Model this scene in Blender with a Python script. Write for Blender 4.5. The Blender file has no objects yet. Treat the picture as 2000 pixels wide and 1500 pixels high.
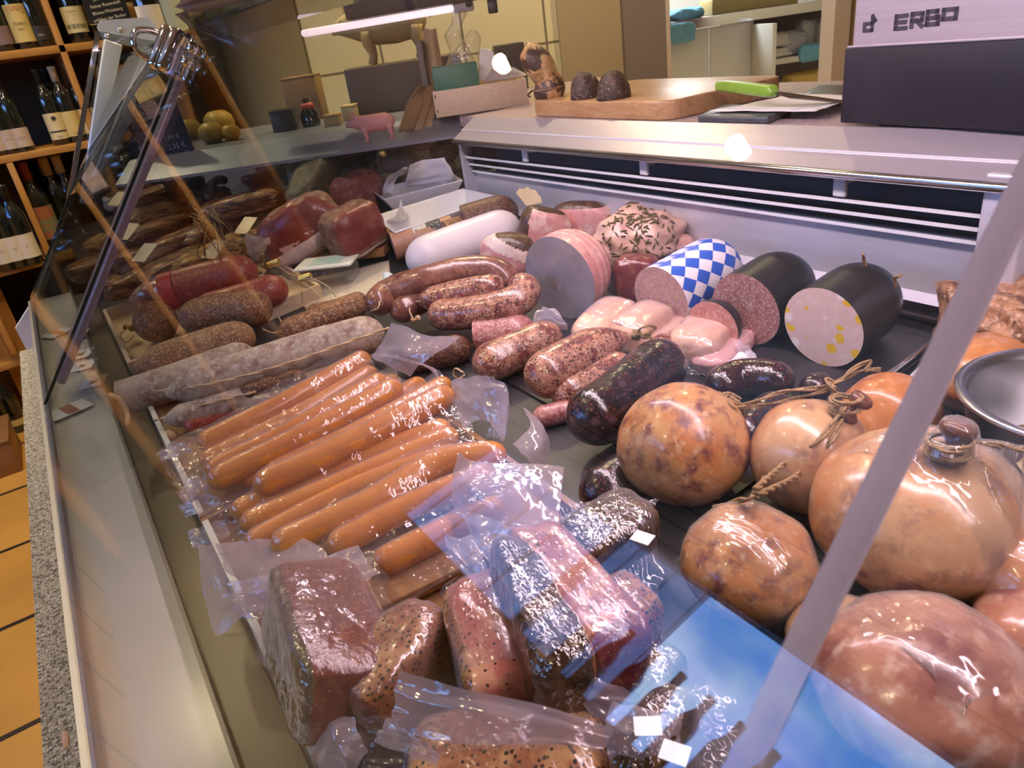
import bpy, bmesh, math, random
from mathutils import Vector as V, Matrix, noise
from mathutils.bvhtree import BVHTree
random.seed(7)
S = bpy.context.scene
COL = S.collection
R_ = math.radians

# ------------------------------------------------------------------ camera
F = 1390.0
CAM = V((0, 0, 1.35))
_d = V((410, 2790, F)).normalized()
_h = V((2536, -1062, 1387)); _h = (_h - _d * _h.dot(_d)).normalized()
_v = V((-985, -550, 1387)); _v = (_v - _d * _v.dot(_d) - _h * _v.dot(_h)).normalized()
def W(c):                      # camera-frame vector (right, down, forward) to the world
    return V((c.dot(_h), c.dot(_v), -c.dot(_d)))
RIGHT, DOWN, FWD = W(V((1, 0, 0))), W(V((0, 1, 0))), W(V((0, 0, 1)))
cam = bpy.data.objects.new('camera', bpy.data.cameras.new('camera'))
COL.objects.link(cam)
m3 = Matrix((RIGHT, -DOWN, -FWD)).transposed()
cam.matrix_world = Matrix.Translation(CAM) @ m3.to_4x4()
cam.data.sensor_width = 36.0
cam.data.lens = F / 2000 * 36.0
cam.data.clip_start = 0.01
cam.data.dof.use_dof = True
cam.data.dof.focus_distance = 0.95
cam.data.dof.aperture_fstop = 16.0
S.camera = cam

# ------------------------------------------------------------------ exposure
S.view_settings.view_transform = 'Standard'
S.view_settings.look = 'None'
S.view_settings.exposure = 0.12
S.view_settings.gamma = 1.0
S.view_settings.use_curve_mapping = False
S.cycles.max_bounces = 8
S.cycles.diffuse_bounces = 3
S.cycles.glossy_bounces = 4
S.cycles.transparent_max_bounces = 32
S.cycles.caustics_reflective = False
S.cycles.caustics_refractive = False
S.cycles.use_denoising = True
S.cycles.sample_clamp_indirect = 6.0

# ------------------------------------------------------------------ sky
wd = bpy.data.worlds.new('sky'); S.world = wd; wd.use_nodes = True
n = wd.node_tree.nodes; l = wd.node_tree.links
bg = n['Background']
tc = n.new('ShaderNodeTexCoord')
mp = n.new('ShaderNodeMapping'); mp.inputs['Scale'].default_value = (1.2, 3.0, 4.5); mp.inputs['Rotation'].default_value = (0, 0.5, 0.4)
ns = n.new('ShaderNodeTexNoise'); ns.inputs['Scale'].default_value = 1.6; ns.inputs['Detail'].default_value = 7; ns.inputs['Roughness'].default_value = .55
rp = n.new('ShaderNodeValToRGB')
rp.color_ramp.elements[0].position = .40; rp.color_ramp.elements[0].color = (0.035, 0.22, 0.86, 1)
rp.color_ramp.elements[1].position = .72; rp.color_ramp.elements[1].color = (0.50, 0.72, 1.0, 1)
l.new(tc.outputs['Generated'], mp.inputs['Vector']); l.new(mp.outputs['Vector'], ns.inputs['Vector'])
l.new(ns.outputs['Fac'], rp.inputs['Fac']); l.new(rp.outputs['Color'], bg.inputs['Color'])
SKY = 8.5
bg.inputs['Strength'].default_value = SKY

# ------------------------------------------------------------------ large lights
def area(name, loc, rot, sx, sy, power, color, portal=False):
    ld = bpy.data.lights.new(name, 'AREA'); ld.shape = 'RECTANGLE'; ld.size = sx; ld.size_y = sy
    ld.energy = power; ld.color = color
    if portal: ld.cycles.is_portal = True
    o = bpy.data.objects.new(name, ld); COL.objects.link(o); o.location = loc; o.rotation_euler = rot
    return o
area('window_daylight', (-2.0, 1.675, 1.835), (0, R_(-90), 0), .74, 2.86, 10, (1, 1, 1), portal=True)
# pink meat lamp under the top shelf of the near case, and an unseen fill light added for the kitchen
area('meat_lamp_light', (0.47, 0.45, 1.52), (0, R_(-14), 0), 0.08, 2.0, 13, (1.0, 0.76, 0.86))
area('kitchen_fill', (3.6, 4.0, 2.5), (0, 0, 0), 1.0, 1.0, 100, (0.95, 0.97, 1.0))

# ------------------------------------------------------------------ pixel to place
def ray(px, py): return W(V((px - 1000, py - 750, F)))
def G(px, py, z):
    r = ray(px, py); return CAM + r * ((z - CAM.z) / r.z)
def XP(px, py, x):
    r = ray(px, py); return CAM + r * (x / r.x)
def YP(px, py, y):
    r = ray(px, py); return CAM + r * (y / r.y)
UW = V((0.865, -0.5015, 0)); WW = V((0.5015, 0.865, 0))     # the service wall runs along UW
def WP(px, py, w):
    r = ray(px, py); return CAM + r * (w / r.dot(WW))
DZ, DT = 0.87, 0.10
def deck(x): return DZ + DT * x
def D(px, py, h):                # point h above the tilted display deck
    r = ray(px, py)
    t = (DZ + h - CAM.z) / (r.z - DT * r.x)
    return CAM + r * t
def depth(p): return (p - CAM).dot(FWD)
def solve(px, py, rpx, lift=0.0, k=1.0):
    r = .03
    for _ in range(25):
        p = D(px, py, r * k + lift); r = rpx * depth(p) / F
    return p, r

# ------------------------------------------------------------------ mesh helpers
def wloc(o):
    return V(o.location) + (wloc(o.parent) if o.parent else V((0, 0, 0)))
def tag(o, label=None, cat=None, group=None, kind=None):
    if label: o['label'] = label
    if cat: o['category'] = cat
    if group: o['group'] = group
    if kind: o['kind'] = kind
    return o
def root(name, loc, label, cat, group=None):
    o = bpy.data.objects.new(name, None); COL.objects.link(o); o.location = loc; o.empty_display_size = .02
    return tag(o, label, cat, group)
def mk(name, vs, fs, mat, parent=None, uvs=None, smooth=True, base=None):
    vs = [V(v) for v in vs]
    if parent is not None: b = wloc(parent)
    elif base is not None: b = V(base)
    else:
        b = sum(vs, V((0, 0, 0))) / len(vs); b.z = min(v.z for v in vs)
    me = bpy.data.meshes.new(name)
    me.from_pydata([tuple(v - b) for v in vs], [], [tuple(f) for f in fs])
    if mat: me.materials.append(mat)
    if uvs:
        ul = me.uv_layers.new(name='uv')
        for lp in me.loops: ul.data[lp.index].uv = uvs[lp.vertex_index]
    me.validate()
    bm = bmesh.new(); bm.from_mesh(me); bmesh.ops.recalc_face_normals(bm, faces=bm.faces); bm.to_mesh(me); bm.free()
    if smooth:
        for p in me.polygons: p.use_smooth = True
    o = bpy.data.objects.new(name, me); COL.objects.link(o)
    if parent is not None: o.parent = parent; o.location = (0, 0, 0)
    else: o.location = b
    return o
class MB:
    """collects pieces of ONE mesh"""
    def __init__(s): s.v = []; s.f = []; s.uv = []
    def add(s, vs, fs, uv=None):
        k = len(s.v); s.v += [V(x) for x in vs]; s.f += [tuple(i + k for i in f) for f in fs]
        s.uv += uv if uv else [(0, 0)] * len(vs); return s
    def box(s, c, size, ax=None):
        ax = ax or (V((1, 0, 0)), V((0, 1, 0)), V((0, 0, 1)))
        c = V(c); q = [c + ax[0] * (i * size[0] / 2) + ax[1] * (j * size[1] / 2) + ax[2] * (k * size[2] / 2) for i in (-1, 1) for j in (-1, 1) for k in (-1, 1)]
        return s.add(q, [(0, 1, 3, 2), (4, 6, 7, 5), (0, 4, 5, 1), (2, 3, 7, 6), (0, 2, 6, 4), (1, 5, 7, 3)])
    def b2(s, lo, hi):
        lo, hi = V(lo), V(hi); return s.box((lo + hi) / 2, hi - lo)
    def prism(s, poly, off):
        n_ = len(poly); off = V(off); p = [V(q) for q in poly]
        return s.add(p + [q + off for q in p], [tuple(range(n_))[::-1], tuple(range(n_, 2 * n_))] + [(i, (i + 1) % n_, (i + 1) % n_ + n_, i + n_) for i in range(n_)])
    def tube(s, pts, rad, n_=8, cap=True):
        v, f, u = tube_data(pts, rad, n_, cap); return s.add(v, f, u)
    def lathe(s, prof, c, n_=24, mat=None):
        c = V(c); vs = []; fs = []
        for r, z in prof:
            for i in range(n_):
                a = 2 * math.pi * i / n_; p = V((r * math.cos(a), r * math.sin(a), z))
                vs.append(c + (mat @ p if mat else p))
        for j in range(len(prof) - 1):
            for i in range(n_): fs.append((j * n_ + i, j * n_ + (i + 1) % n_, (j + 1) * n_ + (i + 1) % n_, (j + 1) * n_ + i))
        if prof[0][0] > 1e-5: fs.append(tuple(range(n_))[::-1])
        if prof[-1][0] > 1e-5: fs.append(tuple(range((len(prof) - 1) * n_, len(prof) * n_)))
        return s.add(vs, fs)
    def build(s, name, mat, parent=None, smooth=False, base=None, bevel=0, seg=2):
        o = mk(name, s.v, s.f, mat, parent, s.uv, smooth, base)
        if bevel:
            b = o.modifiers.new('edge', 'BEVEL'); b.width = bevel; b.segments = seg; b.limit_method = 'ANGLE'; b.angle_limit = R_(40)
            for p in o.data.polygons: p.use_smooth = True
            o.modifiers.new('shade', 'WEIGHTED_NORMAL') if False else None
        return o
def catmull(pts, n_):
    if len(pts) == 2: return [pts[0].lerp(pts[1], i / n_) for i in range(n_ + 1)]
    P = [pts[0] * 2 - pts[1]] + list(pts) + [pts[-1] * 2 - pts[-2]]
    out = []; k = len(pts) - 1
    for i in range(n_ + 1):
        t = i / n_ * k; j = min(int(t), k - 1); t -= j
        a, b, c, d = P[j:j + 4]
        out.append(.5 * ((2 * b) + (c - a) * t + (2 * a - 5 * b + 4 * c - d) * t * t + (3 * b - a - 3 * c + d) * t ** 3))
    return out
def frames(pts):
    T = []
    for i in range(len(pts)):
        a = pts[max(i - 1, 0)]; b = pts[min(i + 1, len(pts) - 1)]
        t = (b - a); T.append(t.normalized() if t.length > 1e-9 else V((1, 0, 0)))
    up = V((0, 0, 1)) if abs(T[0].z) < .9 else V((0, 1, 0))
    N = [(up - T[0] * up.dot(T[0])).normalized()]
    for i in range(1, len(pts)):
        q = N[-1] - T[i] * N[-1].dot(T[i]); N.append(q.normalized())
    return T, N
def tube_data(pts, rad, n_=8, cap=True):
    pts = [V(p) for p in pts]
    if not isinstance(rad, (list, tuple)): rad = [rad] * len(pts)
    T, N = frames(pts); vs = []; fs = []; uv = []; L = 0
    for i, p in enumerate(pts):
        B = T[i].cross(N[i]); L += (p - pts[i - 1]).length if i else 0
        for k in range(n_):
            a = 2 * math.pi * k / n_
            vs.append(p + (N[i] * math.cos(a) + B * math.sin(a)) * rad[i]); uv.append((k / n_, L))
    for i in range(len(pts) - 1):
        for k in range(n_): fs.append((i * n_ + k, i * n_ + (k + 1) % n_, (i + 1) * n_ + (k + 1) % n_, (i + 1) * n_ + k))
    if cap: fs += [tuple(range(n_))[::-1], tuple(range((len(pts) - 1) * n_, len(pts) * n_))]
    return vs, fs, uv

# ------------------------------------------------------------------ materials
MATS = {}
def c4(c): return (c[0], c[1], c[2], 1)
def s2l(r, g, b): return tuple(((x / 255) / 12.92 if x <= 10 else ((x / 255 + .055) / 1.055) ** 2.4) for x in (r, g, b))
KS = 1.0
def mat(name, base, rough=.5, metal=0.0, coat=0.0, spec=.5, n1=None, specks=(), bump=None, sss=0.0, coords='Object', emit=0, stretch=None, coat_rough=.12, aniso=0):
    if name in MATS: return MATS[name]
    m = bpy.data.materials.new(name); m.use_nodes = True; MATS[name] = m
    N = m.node_tree.nodes; L = m.node_tree.links; P = N['Principled BSDF']
    P.inputs['Roughness'].default_value = rough; P.inputs['Metallic'].default_value = metal
    P.inputs['Coat Weight'].default_value = coat; P.inputs['Coat Roughness'].default_value = coat_rough
    P.inputs['Specular IOR Level'].default_value = spec
    P.inputs['Base Color'].default_value = c4(base)
    if emit: P.inputs['Emission Color'].default_value = c4(base); P.inputs['Emission Strength'].default_value = emit
    if sss: P.inputs['Subsurface Weight'].default_value = sss; P.inputs['Subsurface Radius'].default_value = (.01, .004, .002); P.inputs['Subsurface Scale'].default_value = .5
    if not (n1 or specks or bump): return m
    tc = N.new('ShaderNodeTexCoord'); oi = N.new('ShaderNodeObjectInfo')
    ml = N.new('ShaderNodeVectorMath'); ml.operation = 'SCALE'; ml.inputs['Scale'].default_value = 7.3
    cx = N.new('ShaderNodeCombineXYZ'); L.new(oi.outputs['Random'], cx.inputs[0]); L.new(oi.outputs['Random'], cx.inputs[2]); L.new(cx.outputs[0], ml.inputs[0])
    ad = N.new('ShaderNodeVectorMath'); L.new(tc.outputs[coords], ad.inputs[0]); L.new(ml.outputs[0], ad.inputs[1])
    vec = ad.outputs[0]
    if stretch:
        mp = N.new('ShaderNodeMapping'); mp.inputs['Scale'].default_value = stretch; L.new(vec, mp.inputs['Vector']); vec = mp.outputs[0]
    col = None
    if n1:
        for k, (sc, c2, lo, hi) in enumerate(n1):
            t = N.new('ShaderNodeTexNoise'); t.inputs['Scale'].default_value = sc * (KS if sc < 200 else 1); t.inputs['Detail'].default_value = 4; t.inputs['Roughness'].default_value = .6
            L.new(vec, t.inputs['Vector'])
            mr = N.new('ShaderNodeMapRange'); mr.inputs['From Min'].default_value = lo; mr.inputs['From Max'].default_value = hi; L.new(t.outputs['Fac'], mr.inputs['Value'])
            mx = N.new('ShaderNodeMix'); mx.data_type = 'RGBA'; L.new(mr.outputs[0], mx.inputs['Factor'])
            if col is None: mx.inputs[6].default_value = c4(base)
            else: L.new(col, mx.inputs[6])
            mx.inputs[7].default_value = c4(c2); col = mx.outputs[2]
    for (c2, sc, size, soft) in specks:
        t = N.new('ShaderNodeTexVoronoi'); t.inputs['Scale'].default_value = sc * (KS if 70 < sc < 200 else 1); L.new(vec, t.inputs['Vector'])
        wn = N.new('ShaderNodeSeparateColor'); L.new(t.outputs['Color'], wn.inputs[0])
        sz = N.new('ShaderNodeMath'); sz.operation = 'MULTIPLY'; sz.inputs[1].default_value = size * 1.6; L.new(wn.outputs[0], sz.inputs[0])
        su = N.new('ShaderNodeMath'); su.operation = 'SUBTRACT'; L.new(sz.outputs[0], su.inputs[0]); L.new(t.outputs['Distance'], su.inputs[1])
        mr = N.new('ShaderNodeMapRange'); mr.inputs['From Min'].default_value = 0; mr.inputs['From Max'].default_value = soft; L.new(su.outputs[0], mr.inputs['Value'])
        mx = N.new('ShaderNodeMix'); mx.data_type = 'RGBA'; L.new(mr.outputs[0], mx.inputs['Factor'])
        if col is None: mx.inputs[6].default_value = c4(base)
        else: L.new(col, mx.inputs[6])
        mx.inputs[7].default_value = c4(c2); col = mx.outputs[2]
    if col is not None: L.new(col, P.inputs['Base Color'])
    if bump:
        t = N.new('ShaderNodeTexNoise'); t.inputs['Scale'].default_value = bump[0]; t.inputs['Detail'].default_value = 3; L.new(vec, t.inputs['Vector'])
        b = N.new('ShaderNodeBump'); b.inputs['Strength'].default_value = bump[1]; b.inputs['Distance'].default_value = bump[2] if len(bump) > 2 else .003
        L.new(t.outputs['Fac'], b.inputs['Height']); L.new(b.outputs[0], P.inputs['Normal'])
        if coat: L.new(b.outputs[0], P.inputs['Coat Normal'])
    return m
def film(name, tint, haze, hazecol, rough=.10, f0=.05, f1=.55, bump=(60, .5)):
    m = bpy.data.materials.new(name); m.use_nodes = True; MATS[name] = m
    N = m.node_tree.nodes; L = m.node_tree.links; N.clear()
    out = N.new('ShaderNodeOutputMaterial'); tr = N.new('ShaderNodeBsdfTransparent'); tr.inputs[0].default_value = c4(tint)
    gl = N.new('ShaderNodeBsdfGlossy'); gl.inputs['Roughness'].default_value = rough
    lw = N.new('ShaderNodeLayerWeight'); lw.inputs['Blend'].default_value = .5
    pw = N.new('ShaderNodeMath'); pw.operation = 'POWER'; pw.inputs[1].default_value = 4 if haze else 5
    ma = N.new('ShaderNodeMath'); ma.operation = 'MULTIPLY_ADD'; ma.inputs[1].default_value = f1; ma.inputs[2].default_value = f0
    L.new(lw.outputs['Facing'], pw.inputs[0]); L.new(pw.outputs[0], ma.inputs[0])
    src = tr.outputs[0]
    if haze:
        df = N.new('ShaderNodeBsdfDiffuse'); df.inputs[0].default_value = c4(hazecol)
        tl = N.new('ShaderNodeBsdfTranslucent'); tl.inputs[0].default_value = c4(hazecol)
        m0 = N.new('ShaderNodeMixShader'); m0.inputs[0].default_value = .35; L.new(df.outputs[0], m0.inputs[1]); L.new(tl.outputs[0], m0.inputs[2])
        # more milky where the film is seen edge-on
        hz = N.new('ShaderNodeMath'); hz.operation = 'MULTIPLY_ADD'; hz.inputs[1].default_value = .35; hz.inputs[2].default_value = haze
        p2 = N.new('ShaderNodeMath'); p2.operation = 'POWER'; p2.inputs[1].default_value = 2.5; L.new(lw.outputs['Facing'], p2.inputs[0]); L.new(p2.outputs[0], hz.inputs[0])
        m1 = N.new('ShaderNodeMixShader'); L.new(hz.outputs[0], m1.inputs[0]); L.new(tr.outputs[0], m1.inputs[1]); L.new(m0.outputs[0], m1.inputs[2]); src = m1.outputs[0]
    mx = N.new('ShaderNodeMixShader'); L.new(ma.outputs[0], mx.inputs[0]); L.new(src, mx.inputs[1]); L.new(gl.outputs[0], mx.inputs[2])
    if bump:
        tc = N.new('ShaderNodeTexCoord'); t = N.new('ShaderNodeTexNoise'); t.inputs['Scale'].default_value = bump[0]; t.inputs['Detail'].default_value = 2
        L.new(tc.outputs['Object'], t.inputs['Vector']); b = N.new('ShaderNodeBump'); b.inputs['Strength'].default_value = bump[1]; b.inputs['Distance'].default_value = .004
        L.new(t.outputs['Fac'], b.inputs['Height']); L.new(b.outputs[0], gl.inputs['Normal'])
    L.new(mx.outputs[0], out.inputs[0])
    return m
def wood(name, a, b, scale=6, stretch=(1, 8, 8), rough=.5):
    return mat(name, a, rough, n1=[(scale, b, .35, .65), (scale * 9, tuple(x * .8 for x in a), .5, .8)], stretch=stretch)

GLASS = film('clear_glass', (.985, .995, .985), 0, None, rough=0.0, f0=.045, f1=.95, bump=None)
SHELFGLASS = film('shelf_glass', (.9, .95, .92), 0, None, rough=0.0, f0=.045, f1=.95, bump=None)
FILM = film('vacuum_film', (.965, .95, .975), .07, (.84, .74, .84), rough=.09, f0=.06, f1=.6, bump=(60, .8))
FLAP = film('film_flap', (.90, .88, .93), .40, (.86, .74, .85), rough=.12, f0=.09, f1=.6, bump=(45, 1.0))
CLEARBAG = film('clear_bag', (.97, .97, .97), .05, (.85, .85, .85), rough=.08, f0=.06, f1=.6, bump=(45, 1.0))
GLASSEDGE = mat('glass_edge', (.02, .05, .045), .08, coat=.5)
STEEL = mat('brushed_steel', (.70, .69, .75), .42, .55, n1=[(4, (.62, .61, .68), .3, .7)], bump=(90, .05, .001), stretch=(20, 1, 20))
STEELP = mat('polished_steel', (.66, .66, .69), .2, 1.0)
CHROME = mat('chrome', (.8, .8, .82), .07, 1.0)
ALU = mat('aluminium_profile', (.62, .62, .66), .38, 0.9)
DARK = mat('dark_recess', (.02, .022, .026), .5)
BLACKP = mat('black_plastic', (.018, .018, .022), .35)
WHITE = mat('white_laminate', (.72, .71, .68), .4)
WHITEP = mat('white_plastic', (.8, .8, .82), .35)
PORC = mat('white_porcelain', (.82, .81, .83), .12, coat=.5)
STRING = mat('jute_twine', (.42, .27, .13), .9, n1=[(300, (.25, .15, .07), .4, .6)], bump=(500, .6))
PALECORD = mat('pale_cord', (.62, .44, .27), .85, bump=(500, .6))
PAPER = mat('plain_paper', (.78, .74, .76), .7)
CREAM = mat('cream_paper', (.72, .62, .42), .7, n1=[(30, (.62, .52, .34), .45, .7)])
GOLD = mat('gold_clip', (.75, .5, .12), .35, .7)
# ================================================================== ROOM
def st(name, mb, m, smooth=False, **k):
    return tag(mb.build(name, m, None, smooth, **k), kind='structure')
# floor of warm square tiles with dark joints
def tile_mat(name, base, base2, joint, size, jw, rough, off=(0, 0), coords='Object', rot=0.0, axes='xy'):
    m = bpy.data.materials.new(name); m.use_nodes = True; MATS[name] = m
    N = m.node_tree.nodes; L = m.node_tree.links; P = N['Principled BSDF']; P.inputs['Roughness'].default_value = rough
    tc = N.new('ShaderNodeTexCoord'); mp = N.new('ShaderNodeMapping')
    mp.inputs['Location'].default_value = (off[0], off[1], 0); mp.inputs['Rotation'].default_value = (0, 0, rot)
    L.new(tc.outputs[coords], mp.inputs[0])
    br = N.new('ShaderNodeTexBrick'); br.offset = 0; br.inputs['Scale'].default_value = 1
    br.inputs['Brick Width'].default_value = size[0]; br.inputs['Row Height'].default_value = size[1]; br.inputs['Mortar Size'].default_value = jw; br.inputs['Mortar Smooth'].default_value = .1
    br.inputs['Color1'].default_value = c4(base); br.inputs['Color2'].default_value = c4(base2); br.inputs['Mortar'].default_value = c4(joint)
    L.new(mp.outputs[0], br.inputs['Vector'])
    t = N.new('ShaderNodeTexNoise'); t.inputs['Scale'].default_value = 3.0; t.inputs['Detail'].default_value = 5; L.new(tc.outputs[coords], t.inputs['Vector'])
    mr = N.new('ShaderNodeMapRange'); mr.inputs['To Min'].default_value = .7; mr.inputs['To Max'].default_value = 1.25; L.new(t.outputs['Fac'], mr.inputs[0])
    vm = N.new('ShaderNodeVectorMath'); vm.operation = 'SCALE'; L.new(br.outputs['Color'], vm.inputs[0]); L.new(mr.outputs[0], vm.inputs['Scale'])
    L.new(vm.outputs[0], P.inputs['Base Color'])
    return m
FLOORM = tile_mat('terracotta_tiles', (.68, .36, .085), (.62, .32, .07), (.035, .025, .02), (.46, .46), .010, .42, off=(.18, .10))
st('floor', MB().b2((-2.1, -2.4, -.08), (6.2, 6.6, 0)), FLOORM, base=(0, 0, 0))
CEILM = mat('ceiling_paint', (.75, .68, .52), .8)
st('ceiling', MB().b2((-2.1, -2.4, 2.65), (6.2, 6.6, 2.75)), CEILM)
BOARDM = tile_mat('white_boards', (.74, .74, .72), (.70, .70, .69), (.12, .12, .12), (40, .085), .006, .5)
WALLM = mat('cream_wall', (.62, .52, .34), .8)
# wall on the street side with the shop window; the boards above it run along the wall
YW0, YW1, ZW0, ZW1 = .25, 3.1, 1.47, 2.20
mb = MB().b2((-2.1, -2.4, 0), (-2.0, 6.6, ZW0)).b2((-2.1, -2.4, ZW0), (-2.0, YW0, ZW1)).b2((-2.1, YW1, ZW0), (-2.0, 6.6, ZW1))
st('wall_street', mb, WALLM)
def rotated_boards():
    m = bpy.data.materials.new('header_boards'); m.use_nodes = True
    N = m.node_tree.nodes; L = m.node_tree.links; P = N['Principled BSDF']; P.inputs['Roughness'].default_value = .5
    tc = N.new('ShaderNodeTexCoord'); sp = N.new('ShaderNodeSeparateXYZ'); L.new(tc.outputs['Object'], sp.inputs[0])
    md = N.new('ShaderNodeMath'); md.operation = 'PINGPONG'; md.inputs[1].default_value = .05; L.new(sp.outputs[2], md.inputs[0])
    cp = N.new('ShaderNodeMath'); cp.operation = 'GREATER_THAN'; cp.inputs[1].default_value = .005; L.new(md.outputs[0], cp.inputs[0])
    mx = N.new('ShaderNodeMix'); mx.data_type = 'RGBA'; mx.inputs[6].default_value = (.05, .05, .05, 1); mx.inputs[7].default_value = (.80, .80, .77, 1)
    L.new(cp.outputs[0], mx.inputs[0]); L.new(mx.outputs[2], P.inputs['Base Color']); return m
st('wall_header', MB().b2((-2.1, -2.4, ZW1), (-2.0, 6.6, 2.65)), rotated_boards(), base=(-2.05, 0, 2.20))
FRAMEM = mat('dark_window_frame', (.03, .035, .04), .4)
fr = MB()
for y in (YW0, 1.95, YW1 - .05): fr.b2((-2.07, y, ZW0), (-2.02, y + .05, ZW1))
fr.b2((-2.07, YW0, ZW1 - .05), (-2.02, YW1, ZW1)).b2((-2.07, YW0, ZW0), (-2.02, YW1, ZW0 + .05))
st('window_1', fr, FRAMEM)
# street: a grey office front across the road
fa = MB()
fa.b2((-12, 7.6, -3), (-9, 26, 14)); fa.b2((-12, -6, -3), (-9.5, 7.7, 2.55))
OFFICE = tile_mat('office_front', (.30, .34, .38), (.26, .30, .34), (.10, .12, .15), (1.2, .9), .05, .5)
st('exterior_building', fa, OFFICE)
st('wall_behind', MB().b2((-2.1, -2.5, 0), (6.2, -2.4, 2.65)), WALLM)
st('wall_east', MB().b2((6.2, -2.4, 0), (6.3, 6.6, 2.65)), WALLM)
st('wall_north', MB().b2((-2.1, 6.6, 0), (6.2, 6.7, 2.65)), WALLM)
st('wall_far', MB().b2((-2.1, 4.42, 0), (1.25, 4.5, 2.65)), mat('olive_wall', (.34, .27, .13), .85))
# tiled service wall, running along UW
def wq(s, w, z): return UW * s + WW * w + V((0, 0, z))
def sz(px, py, w):
    p = WP(px, py, w); return p.dot(UW), p.z
AX = (UW, WW, V((0, 0, 1)))
def wbox(mb, s0, s1, w0, w1, z0, z1):
    return mb.box(wq((s0 + s1) / 2, (w0 + w1) / 2, (z0 + z1) / 2), (abs(s1 - s0), abs(w1 - w0), abs(z1 - z0)), AX)
WT = 3.15
def wall_tiles():
    m = bpy.data.materials.new('service_tiles'); m.use_nodes = True
    N = m.node_tree.nodes; L = m.node_tree.links; P = N['Principled BSDF']; P.inputs['Roughness'].default_value = .4
    tc = N.new('ShaderNodeTexCoord'); dt = N.new('ShaderNodeVectorMath'); dt.operation = 'DOT_PRODUCT'; dt.inputs[1].default_value = tuple(UW); L.new(tc.outputs['Object'], dt.inputs[0])
    sp = N.new('ShaderNodeSeparateXYZ'); L.new(tc.outputs['Object'], sp.inputs[0])
    cx = N.new('ShaderNodeCombineXYZ'); L.new(dt.outputs['Value'], cx.inputs[0]); L.new(sp.outputs[2], cx.inputs[1])
    br = N.new('ShaderNodeTexBrick'); br.offset = 0; br.inputs['Scale'].default_value = 1; br.inputs['Brick Width'].default_value = .33; br.inputs['Row Height'].default_value = .40; br.inputs['Mortar Size'].default_value = .005
    br.inputs['Color1'].default_value = (.74, .66, .40, 1); br.inputs['Color2'].default_value = (.72, .63, .38, 1); br.inputs['Mortar'].default_value = (.20, .16, .09, 1)
    L.new(cx.outputs[0], br.inputs['Vector']); L.new(br.outputs['Color'], P.inputs['Base Color']); return m
sT, zT = sz(1068, 84, WT)
s_r = sz(1092, 80, WT)[0]
mbw = MB(); wbox(mbw, sz(600, 100, WT)[0], s_r, WT, WT + .08, 0, 2.65)
st('wall_service', mbw, wall_tiles(), base=wq(sT, WT, zT))
_e = wq(sz(600, 100, WT)[0], WT, 0)
st('wall_return', MB().b2((_e.x, _e.y + .03, 0), (_e.x + .08, 4.5, 2.65)), mat('olive_wall', (.34, .27, .13), .85))
# steel partition, door opening to the kitchen
sp0, sp1, sp2 = s_r, sz(1212, 80, WT)[0], sz(1298, 80, WT)[0]
mbp = MB(); wbox(mbp, sp0 + .001, sp1, WT - .03, WT + .08, 0, 2.65)
st('wall_partition', mbp, mat('beige_panel', (.46, .36, .21), .3, n1=[(1.2, (.36, .27, .16), .35, .65)], stretch=(1, 1, .3)))
mbp = MB(); wbox(mbp, sp1 + .001, sp2, WT - .02, WT + .08, 0, 2.65)
st('column_service', mbp, mat('brown_grey_panel', (.22, .175, .15), .35))
so0, so1 = sz(1306, 80, WT)[0], sz(1622, 60, WT)[0]
so2 = sz(1652, 60, WT)[0]
mbp = MB(); wbox(mbp, sp2 + .001, so0, WT - .03, WT + .09, 0, 2.65); wbox(mbp, so1, so2, WT - .03, WT + .09, 0, 2.65); wbox(mbp, so0, so1, WT, WT + .08, 2.05, 2.65)
st('door_1', mbp, mat('door_frame', (.62, .50, .40), .4))
mbp = MB(); wbox(mbp, so2, 3.4, WT, WT + .08, 0, 2.65)
st('wall_corner', mbp, WALLM)
mbp = MB(); wbox(mbp, -.4, 3.6, 5.6, 5.7, 0, 2.65)
st('wall_kitchen', mbp, mat('kitchen_wall', (.70, .70, .66), .6))
# ceiling downlights (three mirror in the case glass as warm discs; four unseen ones are added fill)
WARM = mat('warm_lamp_glow', (1.0, .78, .32), emit=9)
def downlight(x, y, e, label, color=(1, .78, .46), em=None):
    r = root('ceiling_downlight', (x, y, 2.65), label, 'ceiling light', 'ceiling downlights')
    MB().lathe([(.034, -.012), (.048, -.014), (.05, -.004), (.05, .0)], (x, y, 2.65), 24).build('rim', CHROME, r, True)
    MB().lathe([(.0, -.006), (.034, -.006)], (x, y, 2.65), 24).build('glowing_lens', em or WARM, r, True)
    ld = bpy.data.lights.new('downlight_beam', 'SPOT'); ld.energy = e; ld.color = color; ld.spot_size = R_(125); ld.spot_blend = .8; ld.shadow_soft_size = .034
    o = bpy.data.objects.new('downlight_beam', ld); COL.objects.link(o); o.parent = r; o.location = (0, 0, -.03)
for x, y, e, t in ((-.44, 1.42, 22, 'over the aisle beside the case glass'), (-.16, 2.49, 40, 'over the far end of the case front'), (.10, 3.07, 75, 'before the wine shelves'),
                (-1.1, .4, 26, 'added to light the aisle by the shop window'), (-1.2, 2.7, 30, 'added to light the aisle by the window end'), (2.0, 1.7, 60, 'added to light the serving side by the cutting board'),
                (1.25, 2.2, 70, 'added to light the tiled service wall')):
    downlight(x, y, e, 'round warm ceiling downlight ' + t)

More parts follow.
